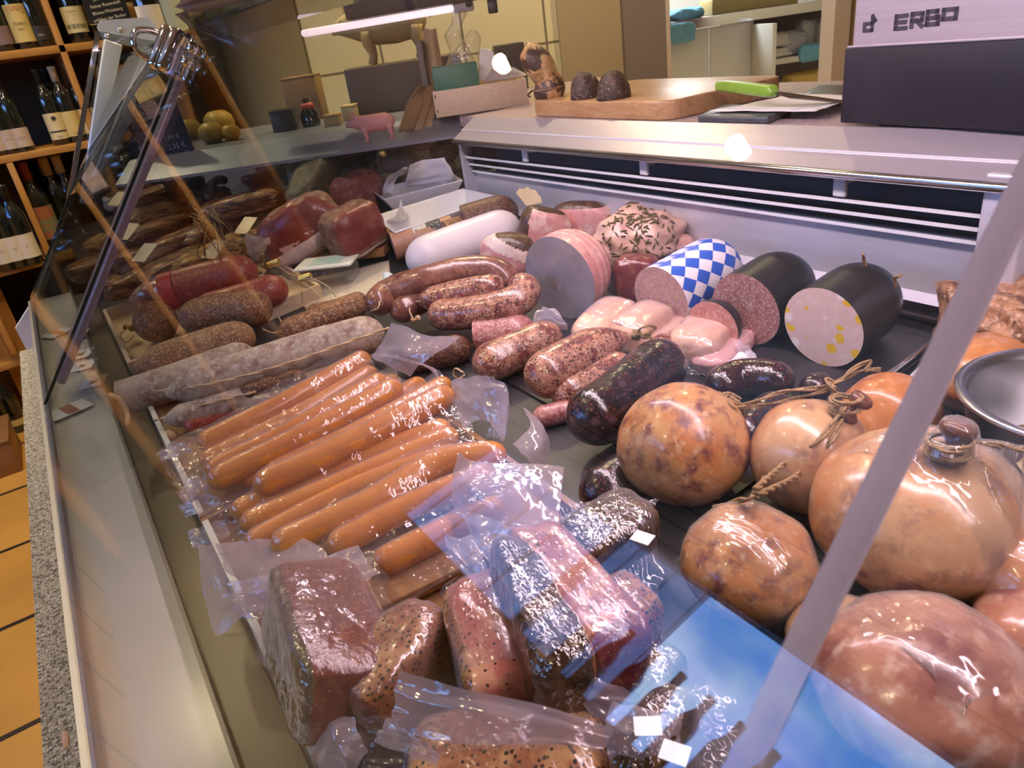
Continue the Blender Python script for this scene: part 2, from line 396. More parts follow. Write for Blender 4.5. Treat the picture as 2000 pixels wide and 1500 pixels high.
# ================================================================== DISPLAY CASE
Y0, Y1, Y2 = -.75, 1.52, 2.5
def gz(x): return 1.35 - (.21 - .788 * x) / .616
case = root('display_case', (.35, .6, 0), 'refrigerated steel deli display case full of sausages and meat', 'display case')
GN = V((-.788, 0, .616)); GT = V((.616, 0, .788))     # outward normal and upslope of the front glass
DECKM = mat('pale_deck', (.60, .585, .54), .22, n1=[(3, (.52, .51, .48), .4, .65)])
CHANM = mat('grey_channel', (.16, .14, .125), .3)
MB().b2((-.148, Y0, .03), (1.25, Y2 + .05, .74)).build('base_cabinet', WHITE, case)
MB().b2((-.186, Y0, .735), (-.1485, 2.10, .792)).build('stone_ledge', mat('speckled_stone', (.34, .30, .235), .6, specks=[((.10, .085, .07), 260, .5, .05), ((.55, .52, .46), 330, .4, .05)]), case)
MB().b2((-.130, Y0, .74), (-.032, Y2, .818)).build('front_deck', DECKM, case)
MB().b2((-.032, Y0, .74), (.018, Y2, .805)).b2((-.034, Y0, .74), (-.030, Y2, .835)).build('air_channel', CHANM, case)
dk = MB().prism([(.018, Y0, deck(.018)), (.018, Y0, .74), (.875, Y0, .74), (.875, Y0, deck(.875))], (0, 3.35 - Y0, 0))
dk.build('display_deck', mat('deck_metal', (.045, .043, .048), .45, .2), case)
MB().b2((.875, 1.53, .74), (1.45, 3.35, deck(.9))).build('far_deck', MATS['deck_metal'], case)
# aluminium rail the glass stands in
rl = MB().prism([(-.148, Y0, .775), (-.128, Y0, .775), (-.128, Y0, .825), (-.133, Y0, .831), (-.139, Y0, .823), (-.147, Y0, .823)], (0, Y2 - Y0, 0))
rl.build('glass_rail', ALU, case)
# back: panels, ledge, louvres, hood, worktop carrier
XB = .862
def yb(mb, x0, x1, z0, z1, y0, y1): return mb.b2((x0, y0, z0), (x1, y1, z1))
YP1 = .375
p = MB(); yb(p, XB, XB + .01, .93, 1.067, YP1, Y1); p.build('back_panel', STEEL, case)
p = MB(); yb(p, XB, XB + .01, .93, 1.075, Y0, YP1 - .075); p.build('back_panel', STEEL, case)
p = MB().prism([(XB, YP1, .992), (XB - .018, YP1, .985), (XB - .018, YP1, .979), (XB, YP1, .975)], (0, Y1 - YP1, 0)); p.build('panel_ledge', STEELP, case)
p = MB(); yb(p, .828, .875, .94, 1.15, YP1 - .045, YP1); p.b2((.852, YP1 - .075, .93), (.875, YP1 - .045, 1.15)); p.build('divider_post', STEEL, case, bevel=.003)
p = MB(); yb(p, .835, .90, .93, 1.135, Y1 - .008, Y1 + .004); p.build('end_panel', STEEL, case)
EDGEW = mat('louvre_edge', (.75, .75, .78), .3)
for k, (z, x) in enumerate(((1.101, .842), (1.084, .848), (1.067, .853))):
    for (a, b) in ((YP1, Y1 - .01), (Y0, YP1 - .075)):
        lv = MB().prism([(x, a, z), (x + .06, a, z - .012), (x + .06, a, z - .0145), (x, a, z - .0025)], (0, b - a, 0)).build('louvre', mat('dark_louvre', (.05, .048, .055), .25, .6), case)
        MB().b2((x - .0015, a, z - .0032), (x + .0015, b, z + .0008)).build('louvre_edge', EDGEW, lv)
p = MB(); yb(p, .925, .93, 1.0, 1.16, Y0, Y1); p.b2((.86, Y1 - .012, 1.06), (.93, Y1 - .006, 1.15)); p.build('recess_wall', mat('recess_teal', (.05, .075, .09), .5), case)
hd = MB().prism([(.820, Y0, 1.132), (.818, Y0, 1.137), (.821, Y0, 1.142), (.846, Y0, 1.157), (.848, Y0, 1.160), (.885, Y0, 1.182), (.890, Y0, 1.182), (.890, Y0, 1.150), (.830, Y0, 1.132)], (0, Y1 - Y0, 0))
hd.build('hood', mat('hood_metal', (.46, .42, .47), .40, .55, n1=[(3, (.42, .385, .43), .3, .7)], stretch=(20, 1, 20)), case)
MB().tube([(.822, Y0, 1.1375), (.822, Y1, 1.1375)], .006, 12).build('hood_lip', STEELP, case, True)
MB().b2((.8465, Y0, 1.1585), (.8485, Y1, 1.1605)).build('hood_seam', EDGEW, case)
for (px, py) in ((1029, 300), (1262, 332), (1645, 366)):
    q = XP(px, py, .846)
    cl = MB().b2((.838, q.y - .009, 1.104), (.846, q.y + .009, 1.128)).b2((.838, q.y - .009, 1.120), (.905, q.y + .009, 1.129)).build('louvre_bracket', WHITEP, case, bevel=.003)
TOPM = mat('speckled_worktop', (.42, .31, .32), .35, specks=[((.20, .15, .16), 320, .5, .05), ((.58, .48, .48), 400, .4, .05)])
MB().b2((.890, Y0, 1.15), (1.33, Y1 + .04, 1.181)).build('worktop', TOPM, case)
MB().b2((1.0, Y0, .74), (1.25, Y1, 1.15)).build('rear_carcass', DARK, case)
# far module: shelf hood along UW
H0 = V((.866, 1.60, 0)); sH = H0.dot(UW); wH = 1.85
hm = MB()
e0, e1 = sH + .02, -.895
prof = [(wH, 1.130), (wH, 1.137), (wH + .12, 1.178), (wH + .62, 1.178), (wH + .62, 1.15), (wH + .10, 1.15)]
hm.prism([wq(e0, w_, z_) for w_, z_ in prof], -UW * (e0 - e1))
hm.build('far_shelf', mat('far_shelf_metal', (.32, .35, .42), .34, .6), case)
MB().box(wq((e0 + e1) / 2, wH + .75, 1.02), (1.0, .02, .30), AX).build('far_back_panel', mat('far_back', (.30, .28, .27), .5), case)
_w = MB(); wbox(_w, sH + .021, .42, 1.90, wH + .62, 1.15, 1.1775); _w.build('rear_worktop', TOPM, case)
# corner tower steel between the two runs
MB().prism([(.82, Y1 + .004, .93), (.90, Y1 + .004, .93), tuple(wq(sH + .03, wH + .1, .93)), tuple(wq(sH + .02, wH, .93))], (0, 0, .2)).build('corner_panel', STEEL, case) if False else None
# struts: steel bar under the pane joint, plastic joint strip near the camera
def bar(mb, y, x0, x1, wy, dn, off=.004):
    a = V((x0, y, gz(x0))) - GN * (off + dn / 2); b = V((x1, y, gz(x1))) - GN * (off + dn / 2)
    return mb.box((a + b) / 2, ((b - a).length, wy, dn), (GT, V((0, 1, 0)), GN))
bar(MB(), 1.594, -.112, .31, .095, .014, .010).build('glass_strut', mat('strut_steel', (.72, .56, .66), .30, .35), case, bevel=.003)
def pxbar(p0, p1, w0, w1, th, y):
    a, b = YP(*p0, y), YP(*p1, y); t = (b - a).normalized(); n_ = t.cross(V((0, 1, 0))).normalized()
    q = [a - n_ * w0 / 2, a + n_ * w0 / 2, b + n_ * w1 / 2, b - n_ * w1 / 2]
    return MB().prism(q, (0, th, 0))
STR2 = mat('pale_strut_steel', (.66, .72, .77), .3, .3)
pxbar((222, 82), (168, 400), .045, .030, .03, 2.47).build('glass_strut', STR2, case, bevel=.003)
pxbar((300, 118), (186, 350), .055, .016, .03, 2.36).build('glass_strut', STR2, case, bevel=.003)
JOINT = bpy.data.materials.new('joint_strip'); JOINT.use_nodes = True
_N = JOINT.node_tree.nodes; _L = JOINT.node_tree.links; _N.clear()
_o = _N.new('ShaderNodeOutputMaterial'); _a = _N.new('ShaderNodeBsdfTranslucent'); _b = _N.new('ShaderNodeBsdfDiffuse'); _t = _N.new('ShaderNodeBsdfTransparent'); _m = _N.new('ShaderNodeMixShader'); _k = _N.new('ShaderNodeMixShader')
_a.inputs[0].default_value = (.96, .90, .95, 1); _b.inputs[0].default_value = (.92, .86, .92, 1); _m.inputs[0].default_value = .3; _k.inputs[0].default_value = .12
_L.new(_a.outputs[0], _m.inputs[1]); _L.new(_b.outputs[0], _m.inputs[2]); _L.new(_m.outputs[0], _k.inputs[1]); _L.new(_t.outputs[0], _k.inputs[2]); _L.new(_k.outputs[0], _o.inputs[0])
bar(MB(), .092, -.13, .322, .0075, .006, .002).build('joint_strip', JOINT, case)
# hinge bracket at the strut head
HZ = 1.395
hb = root('hinge', G(335, 120, HZ), 'polished chrome hinge clamp holding the top of the sloping glass', 'hinge')
HX = (GT, V((0, 1, 0)), GN)
def hg(name, px, py, size, m, bev=.003, off=0.0, par=None):
    t = ray(px, py); q = CAM + t * ((.21 - off) / t.dot(V((.788, 0, -.616))))
    return MB().box(q, size, HX).build(name, m, par or hb, bevel=bev), q
hg('clamp_body', 332, 100, (.085, .050, .030), CHROME, .010, .012)
hg('clamp_cover', 320, 96, (.088, .026, .036), CHROME, .010, .016)
hg('clamp_plate', 362, 108, (.075, .050, .008), CHROME, .003, -.004)
HM = Matrix(HX).transposed()
for (px, py) in ((377, 95), (366, 121)):
    t = ray(px, py); c = CAM + t * (.205 / t.dot(V((.788, 0, -.616))))
    cp = MB().lathe([(.0, .010), (.006, .010), (.010, .004), (.010, -.006)], c, 16, HM).build('screw_cup', CHROME, hb, True)
    MB().lathe([(.0, .0115), (.004, .0115), (.004, .0)], c, 6, HM).build('screw_socket', DARK, cp)
t = ray(284, 82); lg = CAM + t * (.20 / t.dot(V((.788, 0, -.616))))
MB().tube(catmull([lg + V((.045, 0, -.012)), lg + V((.015, 0, -.034)), lg + V((-.016, .0, -.028)), lg + V((-.026, .0, .0)), lg + V((-.012, .0, .024)), lg + V((.02, 0, .022)), lg + V((.045, 0, .006))], 24), .0075, 10).build('lift_loop', CHROME, hb, True)
# far gable plate
gp = [(190, 52), (196, 40), (290, 33), (320, 72), (292, 102), (262, 92), (200, 76)]
gpl = [YP(px, py, 2.52) for px, py in gp]
MB().prism(gpl, (0, .012, 0)).build('gable_plate', mat('gable_steel', (.72, .77, .83), .4, .05), case)
for (px, py) in ((234, 59), (209, 71)):
    c = YP(px, py, 2.515); MB().lathe([(.0, .004), (.007, .003), (.008, 0)], c, 12, Matrix(((1, 0, 0), (0, 0, -1), (0, 1, 0)))).build('plate_screw', STEELP, case, True)
# the glass itself
def pane(name, y0, y1, x0, x1, label, thick=.006):
    r = root(name, ((x0 + x1) / 2, (y0 + y1) / 2, gz((x0 + x1) / 2)), label, 'glass pane')
    a, b = V((x0, y0, gz(x0))), V((x1, y0, gz(x1))); dy = V((0, y1 - y0, 0)); t = -GN * thick
    vs = [a, b, b + dy, a + dy, a + t, b + t, b + dy + t, a + dy + t]
    mk('sheet', vs, [(0, 1, 2, 3), (4, 7, 6, 5)], GLASS, r, smooth=False)
    mk('polished_edge', vs, [(2, 6, 7, 3), (1, 5, 6, 2)], GLASSEDGE, r, smooth=False)
    return r
pane('front_glass', Y0, 1.538, -.139, .330, 'large sloping clear glass pane over the packed sausages and stuffed balls')
pane('front_glass', 1.541, Y2, -.139, .322, 'sloping clear glass pane beyond the chrome hinge, before the bacon')
# end glass of the case
eg = root('end_glass', (.05, Y2 + .02, 1.1), 'upright glass end pane of the case beside the wine shelves', 'glass pane')
ep = [YP(px, py, Y2 + .02) for px, py in ((66, 598), (140, 392), (197, 62))] + [V((.45, Y2 + .02, 1.45)), V((.45, Y2 + .02, .86))]
mk('sheet', ep + [q + V((0, .008, 0)) for q in ep], [tuple(range(5)), tuple(range(9, 4, -1))], GLASS, eg, smooth=False)
ed = MB()
for i in (0, 1):
    q = [ep[i], ep[i + 1], ep[i + 1] + V((0, .02, 0)), ep[i] + V((0, .02, 0))]
    ed.prism([q[0], q[1], q[1] - V((.012, 0, -.004)), q[0] - V((.012, 0, -.004))], (0, .014, 0))
ed.build('polished_edge', mat('edge_mirror', (.55, .58, .58), .06, .9), eg)
# white end cap below the end glass
ec = [YP(px, py, 2.5) for px, py in ((72, 575), (30, 642), (55, 690), (64, 740), (76, 700), (78, 600))]
MB().prism(ec, (0, .02, 0)).build('end_cap', WHITEP, case)
# top glass shelf
tg = root('glass_top_shelf', (.6, 1.95, 1.425), 'flat glass shelf above the far case carrying bagged goods', 'glass shelf')
tq = [V((.335, 1.02, 1.425)), V((.55, 1.02, 1.425)), V((.55, 2.3, 1.425)), V((.335, 2.62, 1.425))]
mk('sheet', tq + [q + V((0, 0, .006)) for q in tq], [(0, 1, 2, 3), (4, 7, 6, 5)], SHELFGLASS, tg, smooth=False)
mk('polished_edge', tq + [q + V((0, 0, .006)) for q in tq], [(0, 1, 5, 4), (1, 2, 6, 5), (2, 3, 7, 6), (3, 0, 4, 7)], GLASSEDGE, tg, smooth=False)
# strip lamp under the canopy of the far case
q0, q1 = WP(590, 66, 2.0), WP(886, 16, 2.0)
lamp = root('strip_lamp', (q0 + q1) / 2, 'glowing pinkish white strip lamp under the dark canopy', 'lamp')
dr = (q1 - q0).normalized()
TUBEM = mat('lamp_tube_glow', (1.0, .78, .85), emit=1.25)
lm = MB().box((q0 + q1) / 2, ((q1 - q0).length, .035, .016), (dr, WW, dr.cross(WW)))
lm.build('diffuser', TUBEM, lamp, bevel=.006)
MB().box(q1 + dr * .025, (.05, .04, .024), (dr, WW, dr.cross(WW))).build('end_cap', mat('lamp_cap', (.4, .38, .36), .4), lamp, bevel=.004)
MB().box((q0 + q1) / 2 + V((0, 0, .035)) + dr * .12, ((q1 - q0).length * 1.0, .09, .05), (dr, WW, dr.cross(WW))).build('housing', mat('canopy_dark', (.055, .045, .04), .5), lamp, bevel=.004)
# near lamp housing (the lit tube hangs over the deck, above the picture)
lh = root('meat_lamp', (.47, .45, 1.545), 'long slim meat lamp under the top of the near case', 'lamp')
MB().b2((.41, -.56, 1.53), (.53, 1.46, 1.555)).build('housing', STEELP, lh)
# ================================================================== FOOD: builders
def rough_up(vs, amp, sc, seed=0):
    out = []
    for v in vs:
        q = v * sc + V((seed * 3.1, seed * 1.7, seed))
        out.append(v + V((noise.noise(q), noise.noise(q + V((11, 0, 0))), noise.noise(q + V((0, 17, 0))))) * amp)
    return out
def cap_profile(L, r, e0, e1, n_=34):
    """list of (t along length 0..L, radius)"""
    out = []
    for i in range(n_ + 1):
        u = i / n_; x = L * (.5 - .5 * math.cos(math.pi * u)); rr = r
        for e, dist in ((e0, x), (e1, L - x)):
            if e == 'flat': continue
            cl = r * (1.15 if e == 'round' else 2.0)
            if dist < cl:
                k = dist / cl
                f = math.sqrt(max(0, 1 - (1 - k) ** 2)) if e == 'round' else (.16 + .84 * math.sin(k * math.pi / 2) ** .9)
                rr = min(rr, r * f)
        out.append((x, max(rr, r * .03)))
    return out
def sausage(name, label, cat, pts, rpx, m, ends=('round', 'round'), group=None, lift=0.0, wob=.03, sag=None, seed=0, facemat=None, nseg=22, k=1.0, flatten=1.0):
    """pts: pixels (px, py[, lift]) of the axis"""
    P = []; Rr = []
    for q in pts:
        p_, r_ = solve(q[0], q[1], rpx if len(q) < 4 else q[3], lift + (q[2] if len(q) > 2 else 0), k); P.append(p_); Rr.append(r_)
    return sausage3(name, label, cat, P, sum(Rr) / len(Rr), m, ends, group, wob, seed, facemat, nseg, flatten)
def sausage3(name, label, cat, P, r, m, ends=('round', 'round'), group=None, wob=.03, seed=0, facemat=None, nseg=22, flatten=1.0, grooves=()):
    N_ = 44 if not grooves else 90; C = catmull(P, N_ * 2)
    acc = [0]
    for a, b in zip(C, C[1:]): acc.append(acc[-1] + (b - a).length)
    L = acc[-1]; prof = cap_profile(L, r, ends[0], ends[1], N_ if not grooves else 60)
    def at(x):
        for i in range(len(acc) - 1):
            if acc[i + 1] >= x: return C[i].lerp(C[i + 1], (x - acc[i]) / max(1e-9, acc[i + 1] - acc[i]))
        return C[-1]
    pts = [at(x) for x, _ in prof]; rad = []
    for i, (x, q) in enumerate(prof):
        rad.append(q * (1 + wob * noise.noise(V((x * 22 + seed * 5, seed, 0)))))
    for g_ in grooves: rad = [q * (1 - .05 * math.exp(-((x / L - g_) / .022) ** 2)) for (x, _p), q in zip(prof, rad)]
    vs, fs, uv = tube_data(pts, rad, nseg, ends[0] != 'flat' or not facemat)
    if facemat:
        fs = [f for f in fs if len(f) == 4]
        nn = len(vs)
    vs2 = rough_up(vs, r * wob * .7, 1 / (r * 1.4), seed)
    if flatten != 1:
        zc = sum(v.z for v in vs2) / len(vs2)
    o = mk(name, vs2, fs, m, None, uv)
    tag(o, label, cat, group)
    if facemat:
        T, _n = frames(pts)
        for idx, e, sgn in ((0, ends[0], -1), (len(pts) - 1, ends[1], 1)):
            if e != 'flat': continue
            ring = vs2[idx * nseg:(idx + 1) * nseg]; c = sum(ring, V((0, 0, 0))) / nseg + T[idx] * sgn * r * .02
            fv = [c]; ff = []; uvf = [(0, 0)]
            for j in (1, 2, 3):
                for kk, q in enumerate(ring):
                    a = 2 * math.pi * kk / nseg
                    fv.append(c.lerp(q, j / 3)); uvf.append((r * j / 3 * math.cos(a), r * j / 3 * math.sin(a)))
            for kk in range(nseg):
                k2 = (kk + 1) % nseg; ff.append((0, 1 + kk, 1 + k2))
                for j in (0, 1): ff.append((1 + j * nseg + kk, 1 + (j + 1) * nseg + kk, 1 + (j + 1) * nseg + k2, 1 + j * nseg + k2))
            mk('cut_face', fv, ff, facemat, o, uvf)
    return o
def string(name, pts, r, m, parent=None, label=None, cat=None, n_=40, world=False, lift=.0, group=None, twist=True):
    P = pts if world else [D(q[0], q[1], q[2] + lift) for q in pts]
    C = catmull([V(p_) for p_ in P], n_)
    mb = MB()
    if twist:
        T, N = frames(C); L = 0
        for ph in (0, math.pi):
            S_ = []; L = 0
            for i, c in enumerate(C):
                L += (c - C[i - 1]).length if i else 0
                B = T[i].cross(N[i]); a = ph + L / (r * 5) ; S_.append(c + (N[i] * math.cos(a) + B * math.sin(a)) * r * .55)
            mb.tube(S_, r * .62, 6)
    else: mb.tube(C, r, 6)
    o = mb.build(name, m, parent, True)
    if label: tag(o, label, cat, group)
    return o
def tie(o, p, d, r, m=PALECORD, tip=True):
    """knotted end of a casing: wraps of cord and a short tip"""
    p = V(p); d = V(d).normalized()
    a = d.cross(V((0, 0, 1))).normalized(); b = d.cross(a)
    mb = MB()
    for k in range(3):
        c = p + d * (k - 1) * r * .5
        mb.tube([c + (a * math.cos(t * math.pi / 6) + b * math.sin(t * math.pi / 6)) * r for t in range(13)], r * .32, 6, False)
    mb.build('cord_knot', m, o, True)
    if tip:
        MB().tube([p, p + d * r * 1.5, p + d * r * 3 + V((0, 0, r * .6))], [r * .8, r * .6, r * 1.1], 8).build('casing_tip', mat('casing_tip', (.42, .24, .10), .5), o, True)
def ball(name, label, cat, px, py, rpx, m, group=None, sx=1.0, sz_=1.0, lift=0.0, seed=0, amp=.05, k=1.0, knot=None):
    c, r = solve(px, py, rpx, lift, k * sz_)
    vs = []; fs = []; nu, nv = 40, 26
    for j in range(nv + 1):
        th = math.pi * j / nv
        for i in range(nu):
            ph = 2 * math.pi * i / nu
            q = V((math.sin(th) * math.cos(ph), math.sin(th) * math.sin(ph), math.cos(th)))
            w = 1 + amp * noise.noise(q * 1.6 + V((seed * 7.7, 0, 0))) + amp * .4 * noise.noise(q * 4 + V((0, seed, 0)))
            vs.append(c + (RIGHT * q.dot(RIGHT) * sx + (q - RIGHT * q.dot(RIGHT))) * r * w)
    for v in vs: v.z = c.z + (v.z - c.z) * sz_
    for j in range(nv):
        for i in range(nu): fs.append((j * nu + i, j * nu + (i + 1) % nu, (j + 1) * nu + (i + 1) % nu, (j + 1) * nu + i))
    o = mk(name, vs, fs, m); tag(o, label, cat, group)
    return o, c, r
def lump(name, label, cat, c, size, ax, m, e=.35, amp=.06, seed=0, group=None, split=None, parent=None, nu=64, nv=40):
    """superellipsoid slab: c world centre, size full extents along ax; split: [(partname, material, test(local unit pos))]"""
    c = V(c); vs = []; loc = []
    sg = lambda x, p_: math.copysign(abs(x) ** p_, x)
    for j in range(nv + 1):
        th = -math.pi / 2 + math.pi * j / nv
        for i in range(nu):
            ph = 2 * math.pi * i / nu
            q = V((sg(math.cos(th), e) * sg(math.cos(ph), e), sg(math.cos(th), e) * sg(math.sin(ph), e), sg(math.sin(th), e)))
            w = 1 + amp * noise.noise(q * 1.3 + V((seed * 5.3, seed, 0))) + amp * .5 * noise.noise(q * 3.5 + V((0, seed * 3, 1)))
            loc.append(q); vs.append(c + ax[0] * q.x * w * size[0] / 2 + ax[1] * q.y * w * size[1] / 2 + ax[2] * q.z * w * size[2] / 2)
    fs = [(j * nu + i, j * nu + (i + 1) % nu, (j + 1) * nu + (i + 1) % nu, (j + 1) * nu + i) for j in range(nv) for i in range(nu)]
    rest = fs; ch = []
    for (pn, pm, test) in (split or []):
        a = [f for f in rest if test(sum((loc[i] for i in f), V((0, 0, 0))) / 4)]; rest = [f for f in rest if f not in set(a)]; ch.append((pn, pm, a))
    def sub(fl):
        ids = sorted({i for f in fl for i in f}); mp_ = {k_: i for i, k_ in enumerate(ids)}
        return [vs[i] for i in ids], [tuple(mp_[i] for i in f) for f in fl]
    b = None if parent else V((c.x, c.y, min(v.z for v in vs)))
    v_, f_ = sub(rest); o = mk(name, v_, f_, m, parent, None, True, b)
    if label: tag(o, label, cat, group)
    for pn, pm, a in ch:
        if a: v_, f_ = sub(a); mk(pn, v_, f_, pm, o)
    return o
def axes(px0, py0, px1, py1, h=.03, roll=0, tilt=0):
    """frame whose first axis runs along the deck from one pixel to another"""
    a, b = D(px0, py0, h), D(px1, py1, h); x = (b - a); L = x.length; x.normalize()
    z = V((-DT, 0, 1)).normalized(); y = z.cross(x).normalized(); z = x.cross(y)
    M_ = Matrix.Rotation(R_(roll), 3, x) ; y = M_ @ y; z = M_ @ z
    M_ = Matrix.Rotation(R_(tilt), 3, y); x = M_ @ x; z = M_ @ z
    return (a + b) / 2, L, (x, y, z)
def wmesh(objs):
    vs = []; fs = []
    def go(o):
        if o.type == 'MESH' and 'flap' not in o.name and 'film' not in o.name:
            b = wloc(o); k = len(vs); vs.extend(b + v.co for v in o.data.vertices); fs.extend(tuple(i + k for i in p.vertices) for p in o.data.polygons)
        for c in o.children: go(c)
    for o in objs: go(o)
    return BVHTree.FromPolygons(vs, fs)
def drape(name, label, corners, contents, nu=56, nv=36, lift=.0015, edge=.004, ruf=.005, group=None, seed=0, m=None, relax=5, floor=None, cat='vacuum bag'):
    """film laid over things: corners are deck pixels (px, py) in order round the bag"""
    bv = wmesh(contents); c = [D(px, py, edge) if len(q) == 2 else D(px, py, q[2]) for q in corners for px, py in [q[:2]]]
    Z = [[0] * (nu + 1) for _ in range(nv + 1)]; X = {}
    for j in range(nv + 1):
        for i in range(nu + 1):
            u, v = i / nu, j / nv
            p_ = (c[0] * (1 - u) + c[1] * u) * (1 - v) + (c[3] * (1 - u) + c[2] * u) * v
            wv = ruf * 2.2 * noise.noise(V((u * 5, v * 5, seed * 9.1)))
            if i in (0, nu) or j in (0, nv): p_ = p_ + V((wv, -wv, 0))
            X[i, j] = p_
            hit = bv.ray_cast(V((p_.x, p_.y, 1.4)), V((0, 0, -1)))[0]
            base = (floor if floor else p_.z)
            Z[j][i] = max(base + abs(ruf * noise.noise(V((u * 9, v * 9, seed)))), (hit.z + lift) if hit else -9)
    raw = [r_[:] for r_ in Z]
    for _ in range(relax):
        Q = [r_[:] for r_ in Z]
        for j in range(1, nv):
            for i in range(1, nu):
                Q[j][i] = max(raw[j][i], .25 * (Z[j][i - 1] + Z[j][i + 1] + Z[j - 1][i] + Z[j + 1][i]) - .0012)
        Z = Q
    for _ in range(2):   # small creases
        for j in range(1, nv):
            for i in range(1, nu): Z[j][i] += .0012 * (noise.noise(V((i * .9, j * .35, seed * 3))) ** 2)
    vs = [V((X[i, j].x, X[i, j].y, Z[j][i])) for j in range(nv + 1) for i in range(nu + 1)]
    fs = [(j * (nu + 1) + i, j * (nu + 1) + i + 1, (j + 1) * (nu + 1) + i + 1, (j + 1) * (nu + 1) + i) for j in range(nv) for i in range(nu)]
    o = mk(name, vs, fs, m or FILM); tag(o, label, cat, group); return o
def patch(name, grid, parent=None, m=None, label=None, cat=None, n_=22, wr=.004, seed=0, world=False, group=None, thick=0):
    """curved sheet through a grid of (px, py, h) points"""
    Gp = [[V(q) if world else D(*q) for q in row] for row in grid]
    rows = [catmull(r_, n_) for r_ in Gp]
    cols = [catmull([r_[i] for r_ in rows], n_) for i in range(n_ + 1)]
    vs = []
    for i in range(n_ + 1):
        for j in range(n_ + 1):
            q = cols[i][j]; k = V((i / n_ * 4, j / n_ * 4, seed * 5.7))
            vs.append(q + V((0, 0, 1)) * wr * noise.noise(k) + V((1, 0, 0)) * wr * .6 * noise.noise(k + V((5, 5, 5))))
    fs = [(i * (n_ + 1) + j, (i + 1) * (n_ + 1) + j, (i + 1) * (n_ + 1) + j + 1, i * (n_ + 1) + j + 1) for i in range(n_) for j in range(n_)]
    o = mk(name, vs, fs, m or FLAP, parent)
    if thick:
        so = o.modifiers.new('thickness', 'SOLIDIFY'); so.thickness = thick
    if label: tag(o, label, cat, group)
    return o
def crate(name, label, px0, y0, y1, x0, x1, h, m, mb_=None, floor_m=None, t=.007, cat='crate', hx=None):
    r = root(name, ((x0 + x1) / 2, (y0 + y1) / 2, deck(x0)), label, cat)
    def side(a, b, c_, d_):
        b_ = MB(); vs = [(a, c_, deck(a) + .001), (b, c_, deck(b) + .001), (b, d_, deck(b) + .001), (a, d_, deck(a) + .001)]
        b_.prism(vs, (0, 0, h)); return b_
    for nm, q in (('side_panel', (x0, x1, y0, y0 + t)), ('side_panel', (x0, x1, y1 - t, y1)), ('end_panel', (x0, x0 + t, y0 + t, y1 - t)), ('end_panel', (x1 - t, x1, y0 + t, y1 - t))):
        side(*q).build(nm, m if q[0] < x0 + .001 and nm == 'end_panel' else (floor_m or m), r)
    b_ = MB().prism([(x0 + t, y0 + t, deck(x0 + t) + .0015), (x1 - t, y0 + t, deck(x1 - t) + .0015), (x1 - t, y1 - t, deck(x1 - t) + .0015), (x0 + t, y1 - t, deck(x0 + t) + .0015)], (0, 0, .004))
    b_.build('floor_board', floor_m or m, r)
    return r
KS = 2.3
# ================================================================== FOOD: materials
SAL_RED = mat('red_salami_skin', (.27, .035, .024), .42, coat=.15, n1=[(45, (.36, .07, .045), .4, .7)], specks=[((.46, .20, .13), 330, .34, .1)], bump=(240, .35, .002))
SAL_BROWN = mat('brown_salami_skin', (.15, .055, .026), .6, n1=[(28, (.30, .14, .065), .40, .68)], specks=[((.45, .27, .15), 300, .42, .1)], bump=(200, .5, .002))
SAL_TAN = mat('tan_salami_skin', (.29, .145, .062), .65, n1=[(30, (.17, .075, .04), .42, .66), (9, (.40, .24, .125), .5, .72)], specks=[((.52, .36, .22), 330, .40, .1)], bump=(220, .5, .002))
SAL_WHITE = mat('white_mould_skin', (.46, .36, .285), .8, n1=[(14, (.24, .135, .11), .46, .66), (60, (.60, .52, .45), .48, .7)], bump=(160, .45, .002))
SAL_DARK = mat('dark_salami_skin', (.085, .03, .02), .5, n1=[(40, (.17, .07, .04), .45, .7)], specks=[((.32, .17, .09), 260, .36, .1)], bump=(240, .5, .002))
WIENER = mat('wiener_skin', (.66, .265, .055), .30, coat=.35, n1=[(12, (.58, .20, .045), .4, .7)], specks=[((.30, .08, .03), 120, .16, .05)], bump=(150, .10, .001))
GROB = mat('coarse_liver_skin', (.44, .21, .135), .30, coat=.45, n1=[(28, (.20, .055, .05), .46, .59), (64, (.60, .38, .27), .53, .66)], specks=[((.035, .018, .018), 150, .36, .1)], bump=(110, .3, .002))
GROBD = mat('smoked_ring_skin', (.19, .07, .05), .3, coat=.45, n1=[(28, (.34, .15, .10), .45, .7), (12, (.08, .03, .035), .52, .72)], specks=[((.42, .25, .17), 140, .3, .2)], bump=(80, .35, .002))
PINKG = mat('pink_coarse_skin', (.48, .20, .18), .4, coat=.2, n1=[(40, (.34, .09, .09), .46, .62)], specks=[((.70, .48, .42), 150, .42, .15), ((.10, .04, .05), 150, .2, .1)], bump=(120, .25, .002))
BLOOD = mat('blood_sausage_skin', (.014, .008, .012), .24, coat=.6, n1=[(22, (.045, .014, .018), .45, .7)], specks=[((.18, .045, .03), 120, .32, .3), ((.10, .05, .07), 60, .28, .3)], bump=(90, .45, .003), coat_rough=.2)
BLOOD2 = mat('dark_ring_skin', (.035, .011, .010), .22, coat=.7, n1=[(24, (.015, .008, .012), .45, .65)], specks=[((.20, .05, .03), 130, .3, .3)], bump=(100, .6, .003))
BALLM = mat('mottled_ball_skin', (.54, .29, .12), .33, coat=.3, n1=[(9, (.52, .19, .06), .44, .66), (24, (.19, .065, .06), .48, .66), (55, (.62, .42, .26), .56, .72)], bump=(30, .25, .004))
BALLO = mat('smoked_ball_skin', (.50, .20, .065), .3, coat=.35, n1=[(7, (.32, .10, .035), .46, .62), (40, (.58, .30, .13), .5, .72)], bump=(40, .15, .003))
